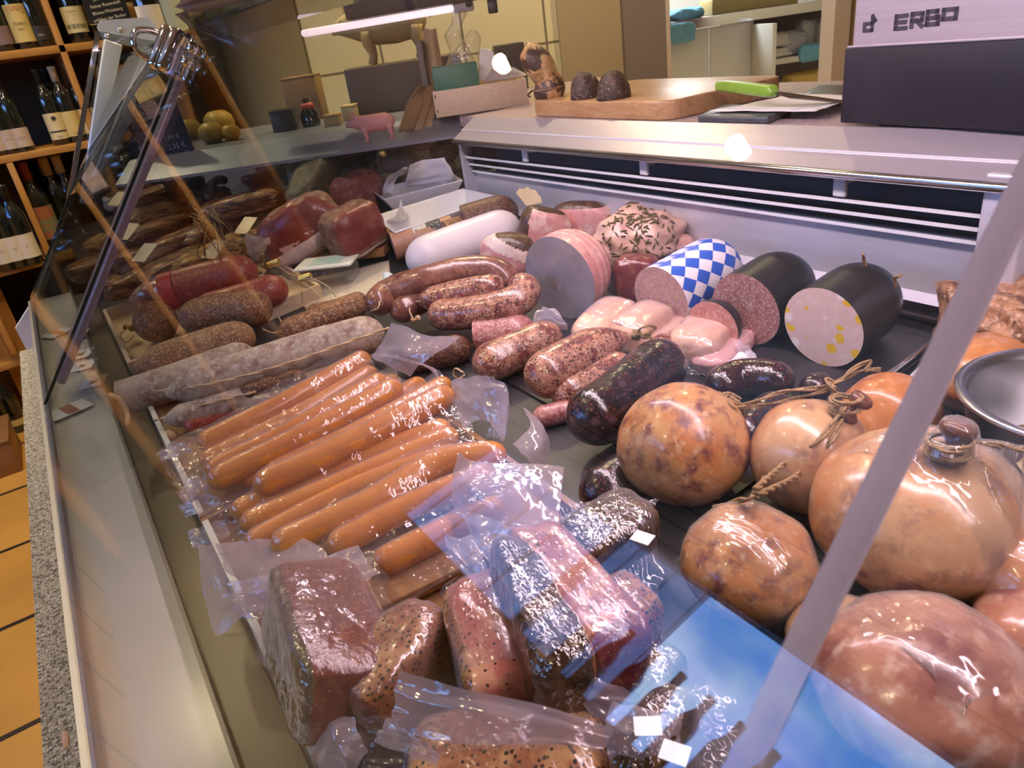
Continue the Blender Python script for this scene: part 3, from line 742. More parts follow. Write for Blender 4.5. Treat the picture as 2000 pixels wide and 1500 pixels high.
BALLP = mat('pale_ball_skin', (.54, .32, .16), .3, coat=.4, n1=[(5, (.46, .18, .06), .46, .62), (14, (.24, .12, .09), .52, .70), (50, (.62, .42, .25), .55, .75)], bump=(26, .2, .004))
BALLR = mat('red_bagged_skin', (.42, .19, .12), .28, coat=.5, n1=[(9, (.18, .05, .05), .45, .65), (30, (.60, .40, .30), .52, .72)], bump=(40, .3, .003))
WHITECAS = mat('white_casing', (.80, .71, .74), .38, coat=.1, bump=(40, .08, .002))
BLUECAP = mat('bluish_casing_end', (.58, .68, .74), .35)
HAMPINK = mat('cooked_ham', (.64, .30, .275), .42, coat=.15, n1=[(14, (.74, .45, .40), .45, .65), (60, (.54, .22, .20), .5, .7)], bump=(45, .45, .003), sss=.05)
HAMGREY = mat('wet_ham_face', (.33, .30, .32), .22, coat=.35, n1=[(12, (.42, .37, .39), .4, .7)], bump=(25, .1, .002), coords='UV')
HAMSLICE = mat('sliced_ham', (.64, .29, .26), .4, n1=[(10, (.76, .50, .43), .50, .58), (30, (.56, .22, .20), .5, .7)], bump=(60, .15, .002))
FAT = mat('ham_fat', (.78, .62, .54), .4, n1=[(20, (.70, .45, .40), .5, .7)])
RIND = mat('smoked_rind', (.075, .035, .018), .4, coat=.3, n1=[(40, (.20, .10, .04), .5, .7)], bump=(80, .6))
JAGD = mat('coarse_sausage_face', (.42, .20, .185), .42, n1=[(60, (.33, .13, .12), .45, .6)], specks=[((.60, .44, .40), 180, .42, .15), ((.30, .08, .08), 130, .24, .1)], coords='UV')
JAGD2 = mat('bavarian_face', (.45, .275, .26), .42, n1=[(50, (.38, .21, .20), .45, .65)], specks=[((.56, .42, .38), 190, .42, .15), ((.45, .40, .14), 60, .22, .1)], coords='UV')
PINKF = mat('salmon_face', (.62, .28, .23), .42, n1=[(30, (.54, .21, .17), .45, .65)], specks=[((.74, .46, .38), 140, .42, .15)], coords='UV')
EGG = mat('egg_sausage_face', (.72, .53, .48), .4, n1=[(40, (.76, .60, .54), .5, .7)], specks=[((.80, .52, .04), 62, .34, .05), ((.84, .78, .74), 40, .28, .1), ((.30, .16, .10), 120, .11, .03)], coords='UV')
BLACKC = mat('black_casing', (.016, .015, .016), .42, coat=.15, bump=(60, .06, .002))
SALF = mat('salami_face', (.28, .11, .10), .45, specks=[((.58, .40, .36), 240, .45, .12)], coords='UV')
PUTE = mat('orange_brown_casing', (.46, .22, .13), .45, specks=[((.56, .34, .24), 300, .4, .2)], bump=(120, .1))
PUTEF = mat('grey_brown_face', (.30, .19, .17), .45, coords='UV', n1=[(40, (.36, .24, .22), .45, .65)])
BACON = mat('smoked_bacon', (.10, .036, .016), .42, coat=.25, n1=[(14, (.32, .14, .045), .46, .58), (40, (.035, .014, .010), .52, .66)], stretch=(1, 1, 4), bump=(50, .7, .004))
BACONY = mat('golden_bacon', (.28, .14, .04), .4, coat=.3, n1=[(12, (.46, .26, .08), .46, .58), (26, (.06, .025, .012), .53, .62)], stretch=(1, 1, 3), bump=(50, .7, .004))
BACONF = mat('bacon_cut', (.62, .50, .42), .4, n1=[(1.0, (.62, .50, .42), 0, 1)], coords='Object', bump=(60, .2))
PROSC = mat('prosciutto_face', (.22, .04, .03), .35, coat=.2, n1=[(9, (.32, .08, .06), .45, .65), (7, (.70, .42, .36), .60, .625)], stretch=(1, 1, 2.2), bump=(40, .2))
DRIED = mat('dried_ham_crust', (.17, .065, .045), .55, n1=[(26, (.34, .18, .13), .46, .66)], bump=(70, .8, .004))
GLAZE = mat('dark_glaze', (.045, .022, .012), .12, coat=1.0, n1=[(30, (.16, .09, .035), .5, .7)], bump=(70, 1.0, .006), coat_rough=.06)
GLAZEG = mat('grey_glaze', (.085, .07, .06), .14, coat=1.0, n1=[(24, (.17, .13, .095), .45, .7)], bump=(60, 1.0, .006), coat_rough=.06)
MAROON = mat('cured_meat', (.15, .03, .036), .3, coat=.4, n1=[(30, (.24, .07, .05), .52, .66)], specks=[((.45, .22, .09), 150, .2, .1)], bump=(90, .5, .003))
PEPPER = mat('peppered_pork', (.30, .11, .05), .25, coat=.6, n1=[(16, (.50, .27, .12), .48, .60)], specks=[((.025, .015, .012), 130, .34, .06)], bump=(45, .7, .005))
ROSE = mat('rose_pork', (.38, .11, .085), .28, coat=.5, n1=[(14, (.54, .26, .16), .5, .62)], specks=[((.04, .02, .02), 110, .22, .05)], bump=(50, .4, .003))
LOAF = mat('baked_crust', (.40, .20, .10), .5, n1=[(22, (.13, .05, .02), .45, .60), (60, (.62, .42, .28), .52, .7)], bump=(60, 1.0, .006))
LIVERB = mat('pale_liverwurst', (.66, .40, .28), .35, coat=.3, n1=[(20, (.72, .47, .38), .45, .65)], bump=(40, .15))
BOWLREFL = mat('yellow_bowl_reflection', (.50, .36, .10), .4, n1=[(20, (.36, .24, .06), .5, .7)])
CRW = wood('pale_crate_wood', (.68, .52, .36), (.58, .42, .28), 6)
CRT = wood('brown_board_wood', (.34, .17, .075), (.24, .11, .05), 7, (6, 1, 8))
CRWH = mat('white_painted_wood', (.66, .65, .58), .55, n1=[(8, (.56, .54, .46), .45, .7)])
TRAYB = mat('black_tray', (.035, .03, .034), .4, .2)
HERB = mat('rosemary', (.13, .105, .045), .7)
def bavaria():
    m = bpy.data.materials.new('bavarian_diamonds'); m.use_nodes = True; N = m.node_tree.nodes; L = m.node_tree.links; P = N['Principled BSDF']; P.inputs['Roughness'].default_value = .38
    uv = N.new('ShaderNodeUVMap'); sp = N.new('ShaderNodeSeparateXYZ'); L.new(uv.outputs[0], sp.inputs[0])
    def mm(op, a, b):
        q = N.new('ShaderNodeMath'); q.operation = op
        for i, x in enumerate((a, b)):
            if isinstance(x, (int, float)): q.inputs[i].default_value = x
            else: L.new(x, q.inputs[i])
        return q.outputs[0]
    a = mm('MULTIPLY', sp.outputs[0], 12.0); b = mm('MULTIPLY', sp.outputs[1], 34.0)
    s, d = mm('FLOOR', mm('ADD', a, b), 0), mm('FLOOR', mm('ADD', mm('SUBTRACT', a, b), 200.0), 0)
    f = mm('MODULO', mm('ADD', s, d), 2.0); f2 = mm('GREATER_THAN', f, .5)
    s1 = mm('MODULO', s, 2.0); g = mm('MULTIPLY', s1, mm('SUBTRACT', 1.0, f2)) 
    mx = N.new('ShaderNodeMix'); mx.data_type = 'RGBA'; L.new(f2, mx.inputs[0]); mx.inputs[6].default_value = (.82, .76, .82, 1); mx.inputs[7].default_value = (.035, .115, .56, 1)
    L.new(mx.outputs[2], P.inputs['Base Color']); return m
BAV = bavaria()

# ================================================================== FOOD: trays and crates on the deck
crate('wooden_crate', 'pale wooden crate holding the red and brown salamis', None, 1.40, 1.83, .020, .40, .03, CRW)
crate('wooden_crate', 'white painted wooden crate under the wiener packs', None, .80, 1.20, .020, .31, .018, CRWH, floor_m=CRT)
crate('wooden_crate', 'worn white wooden crate under the sealed ham pieces', None, .40, .792, .020, .33, .020, CRWH, floor_m=CRT)
tr = root('metal_tray', (.70, .75, deck(.7)), 'shallow black metal tray under the big sliced sausages', 'tray')
MB().prism([(.44, .385, deck(.44) + .001), (.845, .385, deck(.845) + .001), (.845, 1.10, deck(.845) + .001), (.44, 1.10, deck(.44) + .001)], (0, 0, .003)).build('tray_base', TRAYB, tr)
rimp = [V((.60, .385, 0)), V((.845, .385, 0)), V((.845, 1.10, 0)), V((.60, 1.10, 0))]
MB().tube([q + V((0, 0, deck(q.x) + .014)) for q in rimp], .006, 8).build('rolled_rim', STEELP, tr, True)
# ================================================================== salamis in the pale crate
CRL = .006
def knot_at(o, px, py, h, dpx, dpy, r=.004, m=PALECORD):
    a = D(px, py, h); b = D(dpx, dpy, h); tie(o, a, b - a, r, m)
s = sausage('salami', 'bright red salami with a clear labelled band, uppermost in the pale crate', 'salami', [(325, 572), (420, 545), (502, 527)], 38, SAL_RED, ('flat', 'round'), None, .045, seed=1)
string('tied_string', [(522, 515, .075), (545, 522, .07), (565, 535, .05), (590, 540, .05)], .0012, PALECORD, s, twist=False)
MB().tube([D(524, 518, .08), D(545, 510, .085)], .006, 8).build('gold_tag', GOLD, s)
ca, ra = solve(325, 572, 38, .045); cb_, _ = solve(352, 565, 38, .045)
vs, fs, uv = tube_data([ca, ca.lerp(cb_, .5), cb_], ra * 1.03, 26, False); mk('red_band', vs, fs, mat('red_band', (.55, .05, .045), .3, coat=.6), s)
vs, fs, uv = tube_data([ca - (cb_ - ca) * .8, ca - (cb_ - ca) * .4, ca], [ra * .75, ra * .95, ra * 1.02], 26, False); mk('clear_sleeve', vs, fs, CLEARBAG, s)
s2 = sausage('salami', 'red salami lying half hidden below the bright red one', 'salami', [(380, 612), (480, 585), (562, 557)], 33, SAL_RED, ('round', 'round'), None, .018, seed=2)
string('tied_string', [(583, 548, .05), (610, 545, .06), (640, 560, .05), (655, 580, .03)], .0012, PALECORD, s2, twist=False)
string('tied_string', [(583, 548, .05), (610, 565, .05), (630, 590, .03), (600, 600, .03), (580, 590, .03)], .0012, PALECORD, s2, twist=False)
MB().tube([D(585, 546, .055), D(607, 537, .06)], .006, 8).build('gold_tag', GOLD, s2)
b_ = sausage('salami', 'clear plastic sleeve of a red salami with a knotted end, in the crate corner', 'salami', [(255, 585), (300, 577), (338, 566)], 30, mat('sleeve_red', (.42, .16, .13), .25, coat=.8, n1=[(20, (.52, .40, .34), .45, .6)]), ('tied', 'flat'), None, .03, seed=3)
s = sausage('salami', 'short dark brown salami with a knotted end at the crate corner', 'salami', [(262, 642), (300, 630), (345, 618)], 42, SAL_BROWN, ('round', 'round'), None, .004, seed=4)
knot_at(s, 258, 640, .035, 230, 642, .006)
string('tied_string', [(250, 640, .04), (235, 655, .03), (248, 668, .02), (262, 655, .03)], .0014, PALECORD, s, twist=False)
sausage('salami', 'brown speckled salami resting between the red pair and the tan one', 'salami', [(352, 628), (440, 607), (525, 601)], 37, SAL_BROWN, ('round', 'round'), None, .026, seed=5)
s = sausage('salami', 'tan speckled salami lying across the front wall of the pale crate', 'salami', [(278, 722), (390, 683), (498, 652)], 37, SAL_TAN, ('round', 'round'), None, .020, seed=6)
string('tied_string', [(513, 643, .05), (535, 650, .04), (553, 640, .03), (545, 620, .03)], .0013, PALECORD, s, twist=False)
sausage('salami', 'tan salami end tucked under the tan speckled salami', 'salami', [(262, 722), (310, 712)], 22, SAL_TAN, ('round', 'round'), None, .0, seed=7)
sausage('salami', 'thin dark brown salami running behind the white mould salami', 'salami', [(545, 655), (640, 620), (715, 592)], 26, SAL_BROWN, ('round', 'round'), None, .004, seed=8)
sausage('salami', 'thin reddish salami beside the plastic tub', 'salami', [(600, 612), (660, 600), (715, 580)], 17, SAL_BROWN, ('round', 'round'), None, .002, seed=81)
# white mould salamis
s = sausage('white_salami', 'long white mould salami with a pale cord along its side', 'salami', [(325, 770), (470, 727), (620, 680), (750, 645)], 39, SAL_WHITE, ('tied', 'round'), None, .028, seed=9)
string('side_cord', [(300, 765, .058), (420, 748, .074), (560, 710, .076), (680, 668, .076), (760, 640, .070)], .0022, PALECORD, s)
s = sausage('white_salami', 'white mould salami in a wide flat casing with an open end', 'salami', [(240, 778), (350, 742), (500, 690)], 35, SAL_WHITE, ('flat', 'round'), None, .008, seed=10, facemat=SAL_WHITE)
MB().tube(catmull([D(214, 770, .06), D(235, 780, .05), D(248, 805, .03), D(250, 830, .015)], 14), .0035, 8).build('end_seam', PALECORD, s, True)
s = sausage('white_salami', 'narrow white mould salami with a cord, partly under the wiener packs', 'salami', [(320, 822), (420, 795), (560, 755)], 24, SAL_WHITE, ('tied', 'round'), None, .012, seed=11)
string('side_cord', [(300, 822, .03), (400, 790, .045), (500, 765, .045)], .0018, PALECORD, s)
sausage('salami', 'dark brown salami poking out above the first wiener pack', 'salami', [(470, 772), (540, 752), (600, 735)], 21, SAL_DARK, ('round', 'round'), None, .022, seed=12)
sausage('salami', 'reddish brown salami end beside the corner of the first wiener pack', 'salami', [(360, 836), (430, 812), (480, 795)], 18, SAL_RED, ('round', 'round'), None, .004, seed=13)
sausage('salami', 'yellowish casing end at the crate edge below the white salamis', 'salami', [(322, 852), (345, 848)], 13, mat('yellow_casing', (.55, .40, .20), .4, coat=.3), ('round', 'round'), None, .0, seed=14)
# dark sausages lying under the middle of the deck
sausage('salami', 'long dark sausage in shadow behind the folded bag corner', 'salami', [(780, 705), (860, 690), (920, 675)], 30, SAL_DARK, ('round', 'round'), None, .0, seed=15)

# ================================================================== wieners in their vacuum packs
ORD = ['first', 'second', 'third', 'fourth', 'fifth', 'sixth']
def pack(lbl, items, corners, flaps, seed, edge=.012, cat='vacuum bag'):
    objs = []
    for k, (pts, r_, lift) in enumerate(items):
        objs.append(sausage('wiener_sausage', ('%s orange wiener from the salami side, in the %s' % (ORD[k], lbl)) if len(items) > 1 else 'single orange wiener in the ' + lbl, 'sausage', pts, r_, WIENER, ('round', 'round'), 'wieners in vacuum packs', lift, .02, seed=seed * 7 + k))
    corners = [corners[0], corners[1]] + [(q[0] + 8, q[1] + 38, q[2]) for q in corners[2:]]
    b = drape('vacuum_bag', 'clear vacuum bag around the wieners of the ' + lbl, corners, objs, group='clear vacuum bags of wieners', seed=seed, edge=edge)
    for g in flaps: patch('bag_flap', g, b, FLAP, seed=seed)
    return objs, b
WL = .012
pack('pack nearest the white salamis', [([(385, 872), (550, 790), (722, 695)], 21, WL + .012), ([(390, 905), (560, 822), (735, 722)], 19, WL), ([(400, 925), (580, 835), (755, 738)], 20, WL + .014)],
     [(305, 884, .045), (690, 672, .05), (800, 735, .03), (350, 935, .03)],
     [[[(800, 735, .05), (760, 715, .06), (725, 695, .06)], [(830, 705, .075), (785, 690, .08), (745, 670, .075)], [(900, 658, .10), (825, 650, .10), (765, 630, .10)]],
      [[(775, 700, .04), (740, 690, .045)], [(835, 715, .05), (800, 705, .05)], [(862, 745, .03), (850, 720, .03)]],
      [[(305, 884, .04), (330, 868, .045), (360, 860, .05)], [(318, 900, .03), (345, 890, .035), (375, 885, .04)]]], 1)
pack('pack with the upright bag corner', [([(405, 945), (600, 850), (785, 752)], 25, WL + .018), ([(415, 925), (600, 830), (780, 740)], 20, WL + .006), ([(470, 948), (650, 860), (830, 745)], 22, WL)],
     [(345, 965, .028), (760, 715, .045), (870, 765, .03), (395, 985, .018)],
     [[[(345, 965, .03), (365, 940, .03), (385, 925, .035)], [(360, 985, .02), (390, 965, .025), (410, 950, .03)]],
      [[(345, 985, .016), (375, 972, .02), (410, 960, .03)], [(360, 1010, .004), (400, 1000, .010), (440, 985, .02)]]], 2)
pack('middle pack with the raised film end', [([(495, 955), (680, 870), (885, 765)], 27, WL + .018), ([(515, 930), (700, 845), (880, 745)], 22, WL + .004), ([(450, 1005), (660, 915), (880, 830)], 23, WL), ([(470, 1028), (700, 930), (895, 845)], 23, WL)],
     [(400, 1000, .02), (860, 722, .045), (930, 850, .03), (420, 1045, .015)],
     [[[(880, 745, .05), (925, 735, .07), (960, 735, .08)], [(885, 790, .04), (935, 775, .06), (992, 762, .07)], [(905, 835, .03), (945, 820, .04), (985, 860, .03)]],
      [[(960, 735, .08), (992, 762, .07)], [(972, 790, .05), (995, 800, .05)], [(950, 850, .02), (985, 862, .02)]],
      [[(365, 1040, .012), (400, 1025, .015), (440, 1015, .02)], [(375, 1068, .002), (415, 1060, .006), (450, 1045, .012)]]], 3)
pack('pack beside the black blood sausage', [([(530, 1072), (720, 985), (860, 905), (990, 885)], 29, WL + .008), ([(480, 1065), (700, 950), (900, 880)], 22, WL), ([(640, 1075), (800, 990), (965, 920)], 27, WL + .004)],
     [(400, 1090, .02), (880, 850, .04), (1050, 900, .035), (560, 1150, .02)],
     [[[(1000, 870, .05), (1035, 830, .06), (1020, 795, .07)], [(1035, 900, .04), (1060, 865, .05), (1062, 830, .05)], [(1065, 905, .02), (1072, 880, .03), (1075, 870, .03)]],
      [[(385, 1066, .015), (480, 1055, .03), (590, 1050, .04)], [(395, 1150, .004), (500, 1120, .03), (640, 1085, .045)], [(420, 1245, .0), (500, 1190, .025), (600, 1150, .045)]],
      [[(440, 1140, .03), (560, 1110, .05), (700, 1065, .055)], [(460, 1180, .02), (580, 1150, .05), (720, 1100, .055)], [(480, 1210, .02), (600, 1185, .045), (745, 1120, .05)]]], 4)
pack('lowest pack before the wooden board', [([(730, 1110), (850, 1050), (985, 985)], 30, WL + .004)],
     [(640, 1120, .02), (900, 985, .04), (1030, 985, .03), (760, 1160, .015)],
     [[[(895, 885, .085), (930, 900, .09), (1000, 905, .09), (1100, 912, .08)], [(885, 940, .07), (930, 960, .085), (1000, 965, .085), (1095, 960, .07)], [(885, 1000, .05), (940, 1030, .06), (1010, 1040, .06), (1090, 1045, .05)]],
      [[(865, 1035, .05), (890, 1050, .05), (925, 1045, .05)], [(880, 1080, .04), (910, 1095, .045), (945, 1100, .05)], [(920, 1150, .03), (945, 1140, .04), (960, 1150, .04)]]], 5)

# ================================================================== sealed ham pieces at the near crate
NB = []
def block(label, pa, pb, w_, h_, m, lift, e, split=None, roll=0, tilt=0, seed=0, amp=.06, cat='ham piece', name='ham_piece'):
    c, L, ax = axes(pa[0], pa[1], pb[0], pb[1], lift + h_ / 2, roll, tilt)
    o = lump(name, label, cat, c, (L, w_, h_), ax, m, e, amp, seed, split=split); NB.append(o); return o
h1 = block('maroon cured ham block with a grey glazed side, next to the crate wall', (600, 1150), (690, 1390), .080, .075, MAROON, .010, .28, [('glazed_rind', GLAZEG, lambda q: q.y < -.75)], seed=1, roll=-26)
drape('vacuum_bag', 'clear vacuum bag shrunk round the maroon ham block', [(450, 1165, .03), (735, 1080, .05), (790, 1250, .03), (600, 1440, .015)], [h1], seed=11)
h2 = block('peppered pork piece lying aslant with a white fat edge', (860, 1205), (690, 1400), .060, .060, PEPPER, .012, .55, [('cut_face', MAROON, lambda q: q.x > .86)], seed=2)
bg2 = drape('vacuum_bag', 'clear vacuum bag shrunk round the peppered pork piece', [(905, 1165, .04), (920, 1330, .03), (640, 1500, .02), (600, 1370, .02)], [h2], seed=12)
patch('bag_flap', [[(600, 1440, .03), (640, 1405, .05), (690, 1400, .055)], [(610, 1480, .03), (655, 1450, .05), (705, 1440, .05)], [(640, 1520, .02), (690, 1500, .04), (720, 1470, .04)]], bg2, FLAP, seed=31)
h3 = block('speckled pink pork piece standing behind the peppered one', (935, 1170), (1010, 1400), .060, .075, ROSE, .006, .4, [('spiced_crust', PEPPER, lambda q: q.y < -.7)], seed=3)
bg3 = drape('vacuum_bag', 'clear vacuum bag shrunk round the speckled pink pork', [(880, 1130, .05), (985, 1120, .06), (1075, 1400, .02), (905, 1420, .02)], [h3], seed=13)
h4 = block('dark glazed bacon slab leaning with wet shine', (1000, 1110), (1110, 1385), .045, .085, GLAZE, .022, .3, [('fat_side', PEPPER, lambda q: q.y > .75)], roll=-14, seed=4)
h5 = block('rosy cured pork slab behind the dark glazed bacon', (1035, 1085), (1225, 1335), .050, .085, ROSE, .016, .3, [('cut_face', MAROON, lambda q: q.x > .8)], roll=-10, seed=5)
bg4 = drape('vacuum_bag', 'clear vacuum bag over the dark glazed bacon and rosy pork', [(905, 1060, .06), (1060, 1010, .07), (1275, 1360, .02), (1080, 1440, .02)], [h4, h5], seed=14)
patch('bag_flap', [[(900, 1005, .09), (960, 1010, .10), (1030, 1040, .10)], [(925, 1060, .085), (975, 1060, .09), (1030, 1075, .09)], [(960, 1110, .08), (990, 1100, .085), (1020, 1105, .085)]], bg4, FLAP, seed=32)
patch('bag_flap', [[(1125, 1310, .08), (1180, 1330, .075), (1280, 1370, .05)], [(1120, 1360, .07), (1180, 1370, .065), (1270, 1400, .04)], [(1190, 1420, .05), (1220, 1410, .05), (1260, 1440, .03)]], bg4, FLAP, seed=33)
h6 = block('dark bacon slab with glittering glaze beside the sky blue bag corner', (1110, 1085), (1265, 1000), .060, .040, GLAZE, .030, .4, seed=6)
h7 = block('brown pork chunk with orange sheen below the glittering slab', (1165, 1165), (1250, 1250), .062, .045, PEPPER, .020, .5, seed=7)
bg6 = drape('vacuum_bag', 'clear vacuum bag over the glittering bacon slab and brown chunk', [(1085, 985, .06), (1275, 975, .05), (1300, 1290, .02), (1120, 1180, .03)], [h6, h7], seed=15)
h9 = block('dark slab standing for a mirrored wine bottle next to the glossy bag folds', (1240, 1310), (1320, 1350), .05, .04, GLAZE, .016, .5, seed=9)  # both dark slabs stand in for wine bottles mirrored in the glass
h10 = block('dark slab standing for a mirrored wine bottle with white label patches at the picture edge', (1235, 1430), (1330, 1480), .07, .045, GLAZE, .022, .45, seed=10)
bg7 = drape('vacuum_bag', 'crumpled clear vacuum bag over the dark slabs', [(1180, 1330, .03), (1400, 1340, .02), (1460, 1500, .015), (1190, 1520, .03)], [h9, h10], seed=16)
patch('bag_flap', [[(1195, 1370, .08), (1260, 1385, .085), (1330, 1400, .07)], [(1180, 1430, .07), (1250, 1440, .08), (1330, 1445, .06)], [(1195, 1490, .06), (1260, 1500, .06), (1340, 1495, .05)]], bg7, FLAP, seed=34)
h8 = block('orange roasted pork piece at the very front of the crate', (800, 1500), (1190, 1490), .065, .05, PEPPER, .012, .5, seed=8)
bg8 = drape('vacuum_bag', 'clear vacuum bag over the orange roasted pork, front of the crate', [(720, 1400, .05), (1240, 1400, .04), (1260, 1540, .02), (690, 1560, .02)], [h8], seed=17)
patch('bag_flap', [[(780, 1310, .11), (900, 1345, .11), (1060, 1380, .10), (1200, 1425, .09)], [(770, 1370, .095), (890, 1400, .10), (1050, 1420, .095), (1190, 1440, .085)], [(760, 1420, .08), (880, 1450, .085), (1040, 1455, .085), (1180, 1460, .08)]], bg8, FLAP, seed=35)
patch('bag_flap', [[(755, 1400, .08), (800, 1430, .085), (860, 1470, .08)], [(730, 1450, .06), (790, 1470, .07), (850, 1500, .07)]], bg8, FLAP, seed=36)
for px, py, an, lab in ((1318, 1470, .05, 'small white patch standing for a mirrored bottle label on the crumpled bag'), (1265, 1418, .06, 'small white patch standing for a mirrored bottle label above the dark slab'), (1255, 1050, .06, 'white patch standing for a mirrored bottle label on the glittering bacon bag')):
    c = D(px, py, .085)
    a = .4 + px
    ax_ = (V((math.cos(a), math.sin(a), 0)), V((-math.sin(a), math.cos(a), 0)), V((0, 0, 1)))
    tag(MB().box(c, (.016, .013, .0006), ax_).build('mirrored_label', WHITEP), lab, 'reflection')  # white patches stand in for bottle labels mirrored in the glass
# plank of the board under the packs
pl = [D(690, 1160, .010), D(960, 1030, .010), D(985, 1090, .010), D(730, 1215, .010)]
tag(MB().prism(pl, (0, 0, .012)).build('wooden_board', CRT, bevel=.002), 'narrow brown wooden board between the wieners and the ham packs', 'board')
pl = [D(1500, 1545, .02), D(1610, 1435, .02), D(1570, 1405, .02), D(1430, 1390, .02)]
# ================================================================== FOOD: middle of the deck
def hairpin(name, label, pts, r, m, seed, lift, ends=('round', 'round')):
    return sausage(name, label, 'sausage', pts, r, m, ends, None, lift, .05, seed=seed)
s = hairpin('ring_sausage', 'dark smoked ring sausage, hindmost of the two bent rings', [(728, 605, .03), (760, 572, .035), (830, 548, .045), (900, 530, .045), (965, 530, .035), (1005, 562, .01)], 29, GROBD, 1, .015)
string('end_loop', [(727, 578, .075), (740, 588, .08), (738, 602, .075), (722, 610, .06), (735, 625, .03)], .0013, PALECORD, s, twist=False)
s = hairpin('ring_sausage', 'dark mottled arm of the smoked ring, lying in front of its other arm', [(765, 618, .015), (810, 592, .02), (870, 565, .03), (930, 545, .035), (955, 548, .035)], 27, GROBD, 2, .01)
s = hairpin('ring_sausage', 'speckled pinkish brown ring sausage bent like a hairpin', [(822, 590, .035), (880, 575, .04), (945, 562, .045), (985, 556, .04)], 25, GROB, 3, .015)
s = hairpin('ring_sausage', 'long front arm of the speckled pinkish ring sausage', [(838, 615, .02), (905, 612, .02), (975, 600, .025), (1018, 582, .03), (1025, 566, .035), (1000, 556, .038)], 32, GROB, 4, .01)
knot_at(s, 816, 622, .05, 806, 628, .004)
string('end_loop', [(806, 622, .05), (800, 605, .055), (808, 592, .06), (822, 588, .065)], .0013, PALECORD, s, twist=False)
s = sausage('liver_sausage', 'cut pink coarse sausage with a flat end, behind the twin liver sausages', 'sausage', [(932, 655), (990, 648), (1045, 640)], 34, PINKG, ('flat', 'round'), None, .0, .04, seed=5, facemat=PINKG)
s = sausage('liver_sausage', 'speckled liver sausage in the row behind the tied one', 'sausage', [(925, 722), (1010, 685), (1095, 648)], 39, GROB, ('round', 'round'), None, .006, .05, seed=6)
string('end_loop', [(905, 728, .03), (890, 720, .03), (886, 732, .02), (897, 740, .015), (908, 732, .02)], .0016, PALECORD, s, twist=False)
s = sausage('liver_sausage', 'plump speckled liver sausage tied with a twine loop', 'sausage', [(1030, 752), (1110, 710), (1175, 675), (1222, 655)], 48, GROB, ('round', 'tied'), None, .016, .05, seed=7)
tie(s, D(1243, 654, .075), D(1262, 656, .075) - D(1243, 654, .075), .0055, STRING)
string('twine_loop', [(1242, 656, .08), (1268, 650, .085), (1280, 640, .09), (1265, 636, .095), (1248, 645, .09), (1258, 660, .08), (1274, 660, .075)], .0017, STRING, s)
sausage('liver_sausage', 'shaded liver sausage lying under the tied plump one', 'sausage', [(1080, 782), (1160, 745), (1230, 705)], 38, GROB, ('round', 'round'), None, .0, .04, seed=8)
sausage('liver_sausage', 'small pink liver sausage end above the folded wiener bag', 'sausage', [(1040, 818), (1085, 808), (1130, 795)], 22, PINKG, ('round', 'round'), None, .0, .04, seed=9)
sausage('liver_sausage', 'long liver sausage wedged between the tied one and the black one', 'sausage', [(1205, 745), (1260, 705), (1310, 665)], 28, GROB, ('round', 'round'), None, .0, .03, seed=10)
# black sausages
sausage('blood_sausage', 'big shiny black blood sausage leaning across the middle', 'blood sausage', [(1122, 842), (1200, 785), (1275, 725), (1325, 690)], 58, BLOOD, ('round', 'round'), None, .016, .05, seed=11)
sausage('blood_sausage', 'dark red blood sausage curving before the egg loaf', 'blood sausage', [(1385, 765), (1440, 738), (1500, 738), (1545, 755)], 37, BLOOD2, ('round', 'round'), None, .006, .04, seed=12)
sausage('blood_sausage', 'short black sausage end beside the twine knot', 'blood sausage', [(1568, 770), (1600, 755), (1622, 760)], 30, BLOOD, ('round', 'round'), None, .004, .04, seed=13)
sausage('blood_sausage', 'black sausage half hidden between the two mottled balls', 'blood sausage', [(1440, 870), (1490, 815), (1540, 785)], 40, BLOOD, ('round', 'round'), None, .0, .04, seed=14)
sausage('blood_sausage', 'black sausage lying low before the mottled ball', 'blood sausage', [(1140, 985), (1210, 940), (1275, 900)], 52, BLOOD, ('round', 'round'), None, .0, .04, seed=15)
# pale packs
lv = []
for k, (p0, p1, w_, h_, t) in enumerate((((1150, 665), (1215, 610), .085, .055, 'pale liverwurst chunk sealed in film under the big cooked ham'), ((1225, 665), (1285, 618), .08, .055, 'pale liverwurst chunk sealed in film, beside the first'), ((1255, 680), (1330, 640), .05, .035, 'pale liverwurst slice behind the twine loop'))):
    c, L, ax = axes(*p0, *p1, h_ / 2 + .002); lv.append(lump('liverwurst', t, 'liverwurst', c, (L + .02, w_ * .8, h_), ax, LIVERB, .55, .06, 20 + k))
drape('vacuum_bag', 'clear film bag over the pale liverwurst chunks', [(1120, 650, .02), (1185, 585, .03), (1345, 625, .03), (1300, 720, .01)], lv, seed=21)
lv = []
for k, (p0, p1, w_, h_, m_, t) in enumerate((((1350, 690), (1395, 635), .09, .05, LIVERB, 'pale rounded liverwurst in film behind the black blood sausage'), ((1385, 715), (1440, 655), .07, .03, mat('pink_slice', (.66, .38, .36), .35), 'sliced pale pink meat in film before the jagged sausage face'))):
    c, L, ax = axes(*p0, *p1, h_ / 2 + .002); lv.append(lump('liverwurst', t, 'liverwurst', c, (L + .015, w_ * .8, h_), ax, m_, .6, .06, 24 + k))
bgp = drape('vacuum_bag', 'clear film bag over the sliced pale meat', [(1335, 730, .01), (1325, 640, .03), (1470, 650, .03), (1460, 745, .01)], lv, seed=22)
patch('bag_flap', [[(1435, 665, .04), (1465, 675, .045)], [(1440, 690, .03), (1475, 695, .035)], [(1450, 715, .02), (1490, 718, .012)]], bgp, FLAP, seed=37)
